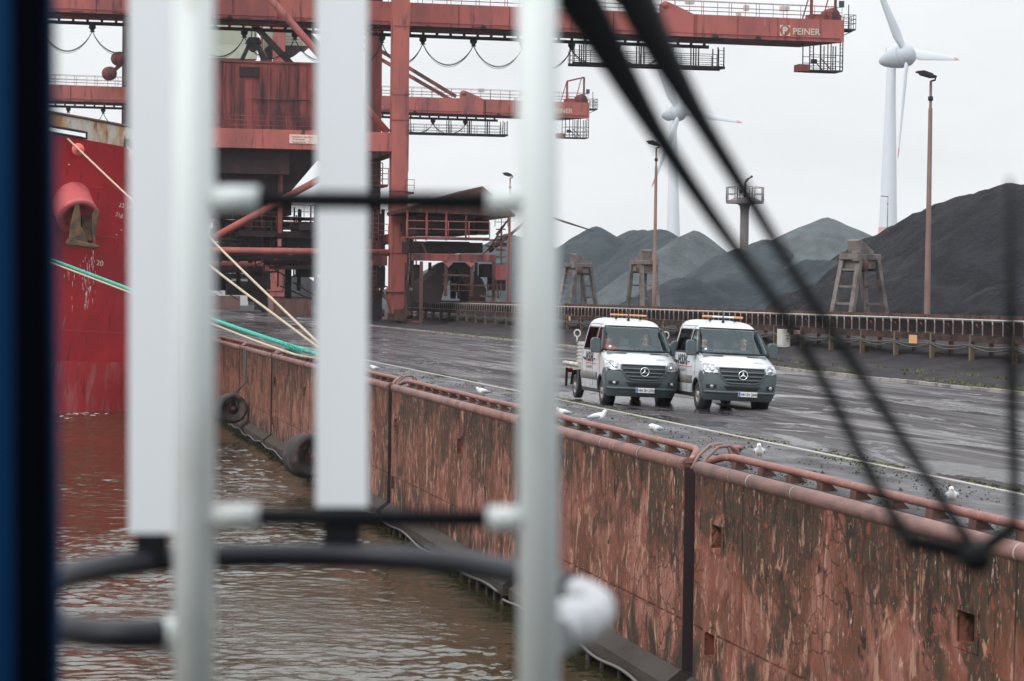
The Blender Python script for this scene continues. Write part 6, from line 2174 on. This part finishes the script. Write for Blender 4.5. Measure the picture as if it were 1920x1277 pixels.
# ================================================================== OWN VESSEL: caged ladder, window post, wiper
ZL = 2.7
q = thing("caged_ladder", "white steel ladder with black-sleeved rungs and a dark safety hoop", "ladder", PD(690, 1300, ZL))
RAILS = ((362, 366), (1006, 1012))
rl_r = 0.0212
for a, c in RAILS:
    MB().tube(PD(a, -700, ZL), PD(c, 2100, ZL), rl_r, n=24).build("rail", "ladderwhite", q)
for yy in (-222, 377, 972, 1568):
    a, b = PD(392, yy - 4, ZL), PD(988, yy + 2, ZL)
    d = (b - a)
    ru = MB()
    ru.path([a, a + d * 0.155, a + d * 0.1551, b - d * 0.1251, b - d * 0.125, b], [0.0135, 0.0135, 0.008, 0.008, 0.0135, 0.0135], 16)
    rung = ru.build("rung", "ladderwhite", q)
    MB().tube(a + d * 0.15, b - d * 0.12, 0.0098, n=16).build("sleeve", "sleeve", rung)
hz = PD(650, 1040, 3.57).z
LP_ = [(330, 2.72), (230, 2.70), (120, 2.74), (45, 2.90), (40, 3.08), (130, 3.28), (270, 3.45), (400, 3.53), (650, 3.57), (850, 3.50), (980, 3.36), (1080, 3.20), (1118, 3.06), (1120, 2.94), (1090, 2.82), (1040, 2.74)]


def at_level(px_, depth, z):
    """The point at this pixel column, view depth and level."""
    y0, y1 = -2000.0, 4000.0
    for _ in range(50):
        m_ = (y0 + y1) / 2
        if PD(px_, m_, depth).z > z:
            y0 = m_
        else:
            y1 = m_
    return PD(px_, y0, depth)


hp_ = [at_level(a, d, hz) for a, d in LP_]


def smooth(pts, k=3):
    for _ in range(k):
        out = [pts[0]]
        for a, b in zip(pts, pts[1:]):
            out += [a.lerp(b, .25), a.lerp(b, .75)]
        pts = out + [pts[-1]]
    return pts


hs_ = smooth(hp_)
iw = int(len(hs_) * 0.73)
MB().path(hs_[int(len(hs_) * .045):iw], 0.0165, 14).build("hoop", "hoopdark", q)
he = MB().path(hs_[iw:], [0.0165 + 0.0055 * min(1, k / 10) for k in range(len(hs_) - iw)], 14)
MB().path(hs_[:int(len(hs_) * .05)], 0.0185, 14).build("hoop_end", "ladderwhite", q)
MB().beam(at_level(1030, 2.86, hz + 0.005), at_level(1098, 2.93, hz + 0.004), 0.05, 0.03).build("hoop_bracket", "hoopend", q, bevel=0.006)
he.build("hoop_end", "hoopend", q)
for (a, w, yb_, d) in ((284, 84, 1000, 3.44), (641, 97, 950, 3.56)):
    wm = w * d / FPX
    m0, m1 = PD(a, -900, d), PD(a, yb_, d)
    MB().beam(m0, m1, 0.008, wm, up=AXR).build("cage_bar", "barwhite", q)
    e_ = at_level(a, d, hz)
    MB().beam(m1, e_, 0.012, wm * 0.72, up=AXR).build("bar_foot", "sleeve", q)

ZP = 2.3
q = thing("window_post", "dark navy blue window post with a black rubber seal at the left edge", "window post", PD(60, 1300, ZP))
c = lambda a, b, dd=0.0: (PD(a, -900, ZP + dd), PD(b, 2200, ZP + dd))
t, b = c(-60, -40)
MB().beam(t, b, 0.03, (90 + 95) * ZP / FPX, up=AXR).build("frame", "navy", q, bevel=0.006)
t, b = c(56, 66, -0.012)
MB().beam(t, b, 0.03, 66 * ZP / FPX, up=AXR).build("rubber_seal", "gasket", q, bevel=0.004)
t, b = c(86, 116, 0.0)
MB().beam(t, b, 0.02, 14 * ZP / FPX, up=AXR).build("frame_lip", "navy", q, bevel=0.003)

ZW = 2.75
q = thing("windscreen_wiper", "black double-armed pantograph wiper slanting across the view", "wiper", PD(1120, -150, ZW))
WA = [(900, -420), (1050, -60), (1125, 65), (1215, 225), (1330, 400), (1480, 600), (1560, 745), (1650, 925), (1712, 1030)]
WB = [(1000, -420), (1165, -60), (1228, 75), (1303, 210), (1405, 372), (1500, 530), (1600, 680), (1745, 905), (1832, 1042)]
k_ = ZW / FPX
MB().path(smooth([PD(a, b_, ZW + 0.02) for a, b_ in WA], 2), [k_ * v for v in [lerpt([(0, 66), (8, 40), (14, 19), (20, 11), (40, 12)], i) for i in range(len(smooth([Vector((0, 0, 0))] * len(WA), 2)))]], 12).build("arm", "wiper", q)
MB().path(smooth([PD(a, b_, ZW) for a, b_ in WB], 2), [k_ * v for v in [lerpt([(0, 58), (8, 36), (14, 18), (20, 11), (40, 12)], i) for i in range(len(smooth([Vector((0, 0, 0))] * len(WB), 2)))]], 12).build("arm", "wiper", q)
MB().beam(PD(1695, 1012, ZW), PD(1845, 1045, ZW), 0.012, 34 * k_).build("carrier", "wiper", q, bevel=0.003)
MB().lathe([(30 * k_, -0.01), (30 * k_, 0.012), (20 * k_, 0.018)], 16, PD(1828, 1045, ZW - 0.01), -AXF).build("pivot", "wiper", q)
MB().path([PD(1893, 335, ZW), PD(1896, 600, ZW), PD(1899, 800, ZW), PD(1902, 900, ZW), PD(1903, 985, ZW)], [5 * k_, 11 * k_, 12 * k_, 10 * k_, 8 * k_], 8).build("blade", "wiper", q)
MB().beam(PD(1835, 1035, ZW), PD(1905, 985, ZW + 0.01), 0.01, 26 * k_).build("blade_link", "wiper", q)

def PC(rt, up, fw):
    """A point of the added shade walls: metres to the right, up and ahead of the eye."""
    h = Vector((AXF.y, -AXF.x, 0)).normalized()
    return EYE + h * rt + Vector((0, 0, up)) + Vector((AXF.x, AXF.y, 0)).normalized() * fw


q = thing("wheelhouse_shade", "unseen grey cabin roof and walls added to shade the ladder", "wheelhouse_shade", PC(0, -1.5, 0))  # unseen roof and walls, added and trimmed to shade the ladder rails


def slab(name, r0, r1, u0, u1, f0, f1, m_="greyprint"):
    m8 = MB().box(0, 1, 0, 1, 0, 1)
    m8.v = [PC(r0 + (r1 - r0) * v.x, u0 + (u1 - u0) * v.z, f0 + (f1 - f0) * v.y) for v in m8.v]
    return m8.build(name, m_, q)


slab("roof", -2.4, 2.4, 0.75, 0.82, -2.5, 1.1)
slab("wall", 2.3, 2.4, -1.6, 0.75, -2.5, 1.6)
slab("wall", -2.4, -2.3, -1.6, 0.75, -2.5, 0.8)
slab("rear_wall", -2.4, 2.4, -1.6, 0.75, -2.6, -2.5)
slab("floor", -2.4, 2.4, -1.7, -1.6, -2.5, 1.6)

# ------------------------------------------------------------------ the air over the yard
HAZE = 0.0001
hm_ = bpy.data.materials.new("haze_air")
hm_.use_nodes = True
n_, l_ = hm_.node_tree.nodes, hm_.node_tree.links
n_.remove(n_["Principled BSDF"])
pv = n_.new("ShaderNodeVolumePrincipled")
pv.inputs["Color"].default_value = (0.92, 0.95, 0.98, 1)
pv.inputs["Density"].default_value = HAZE
l_.new(pv.outputs[0], n_["Material Output"].inputs["Volume"])
MAT["haze"] = hm_
if HAZE > 0:
    stuff(MB().box(-1200, 1800, -160, 2400, -8, 190).build("haze", "haze", org=(0, 0, 0)))
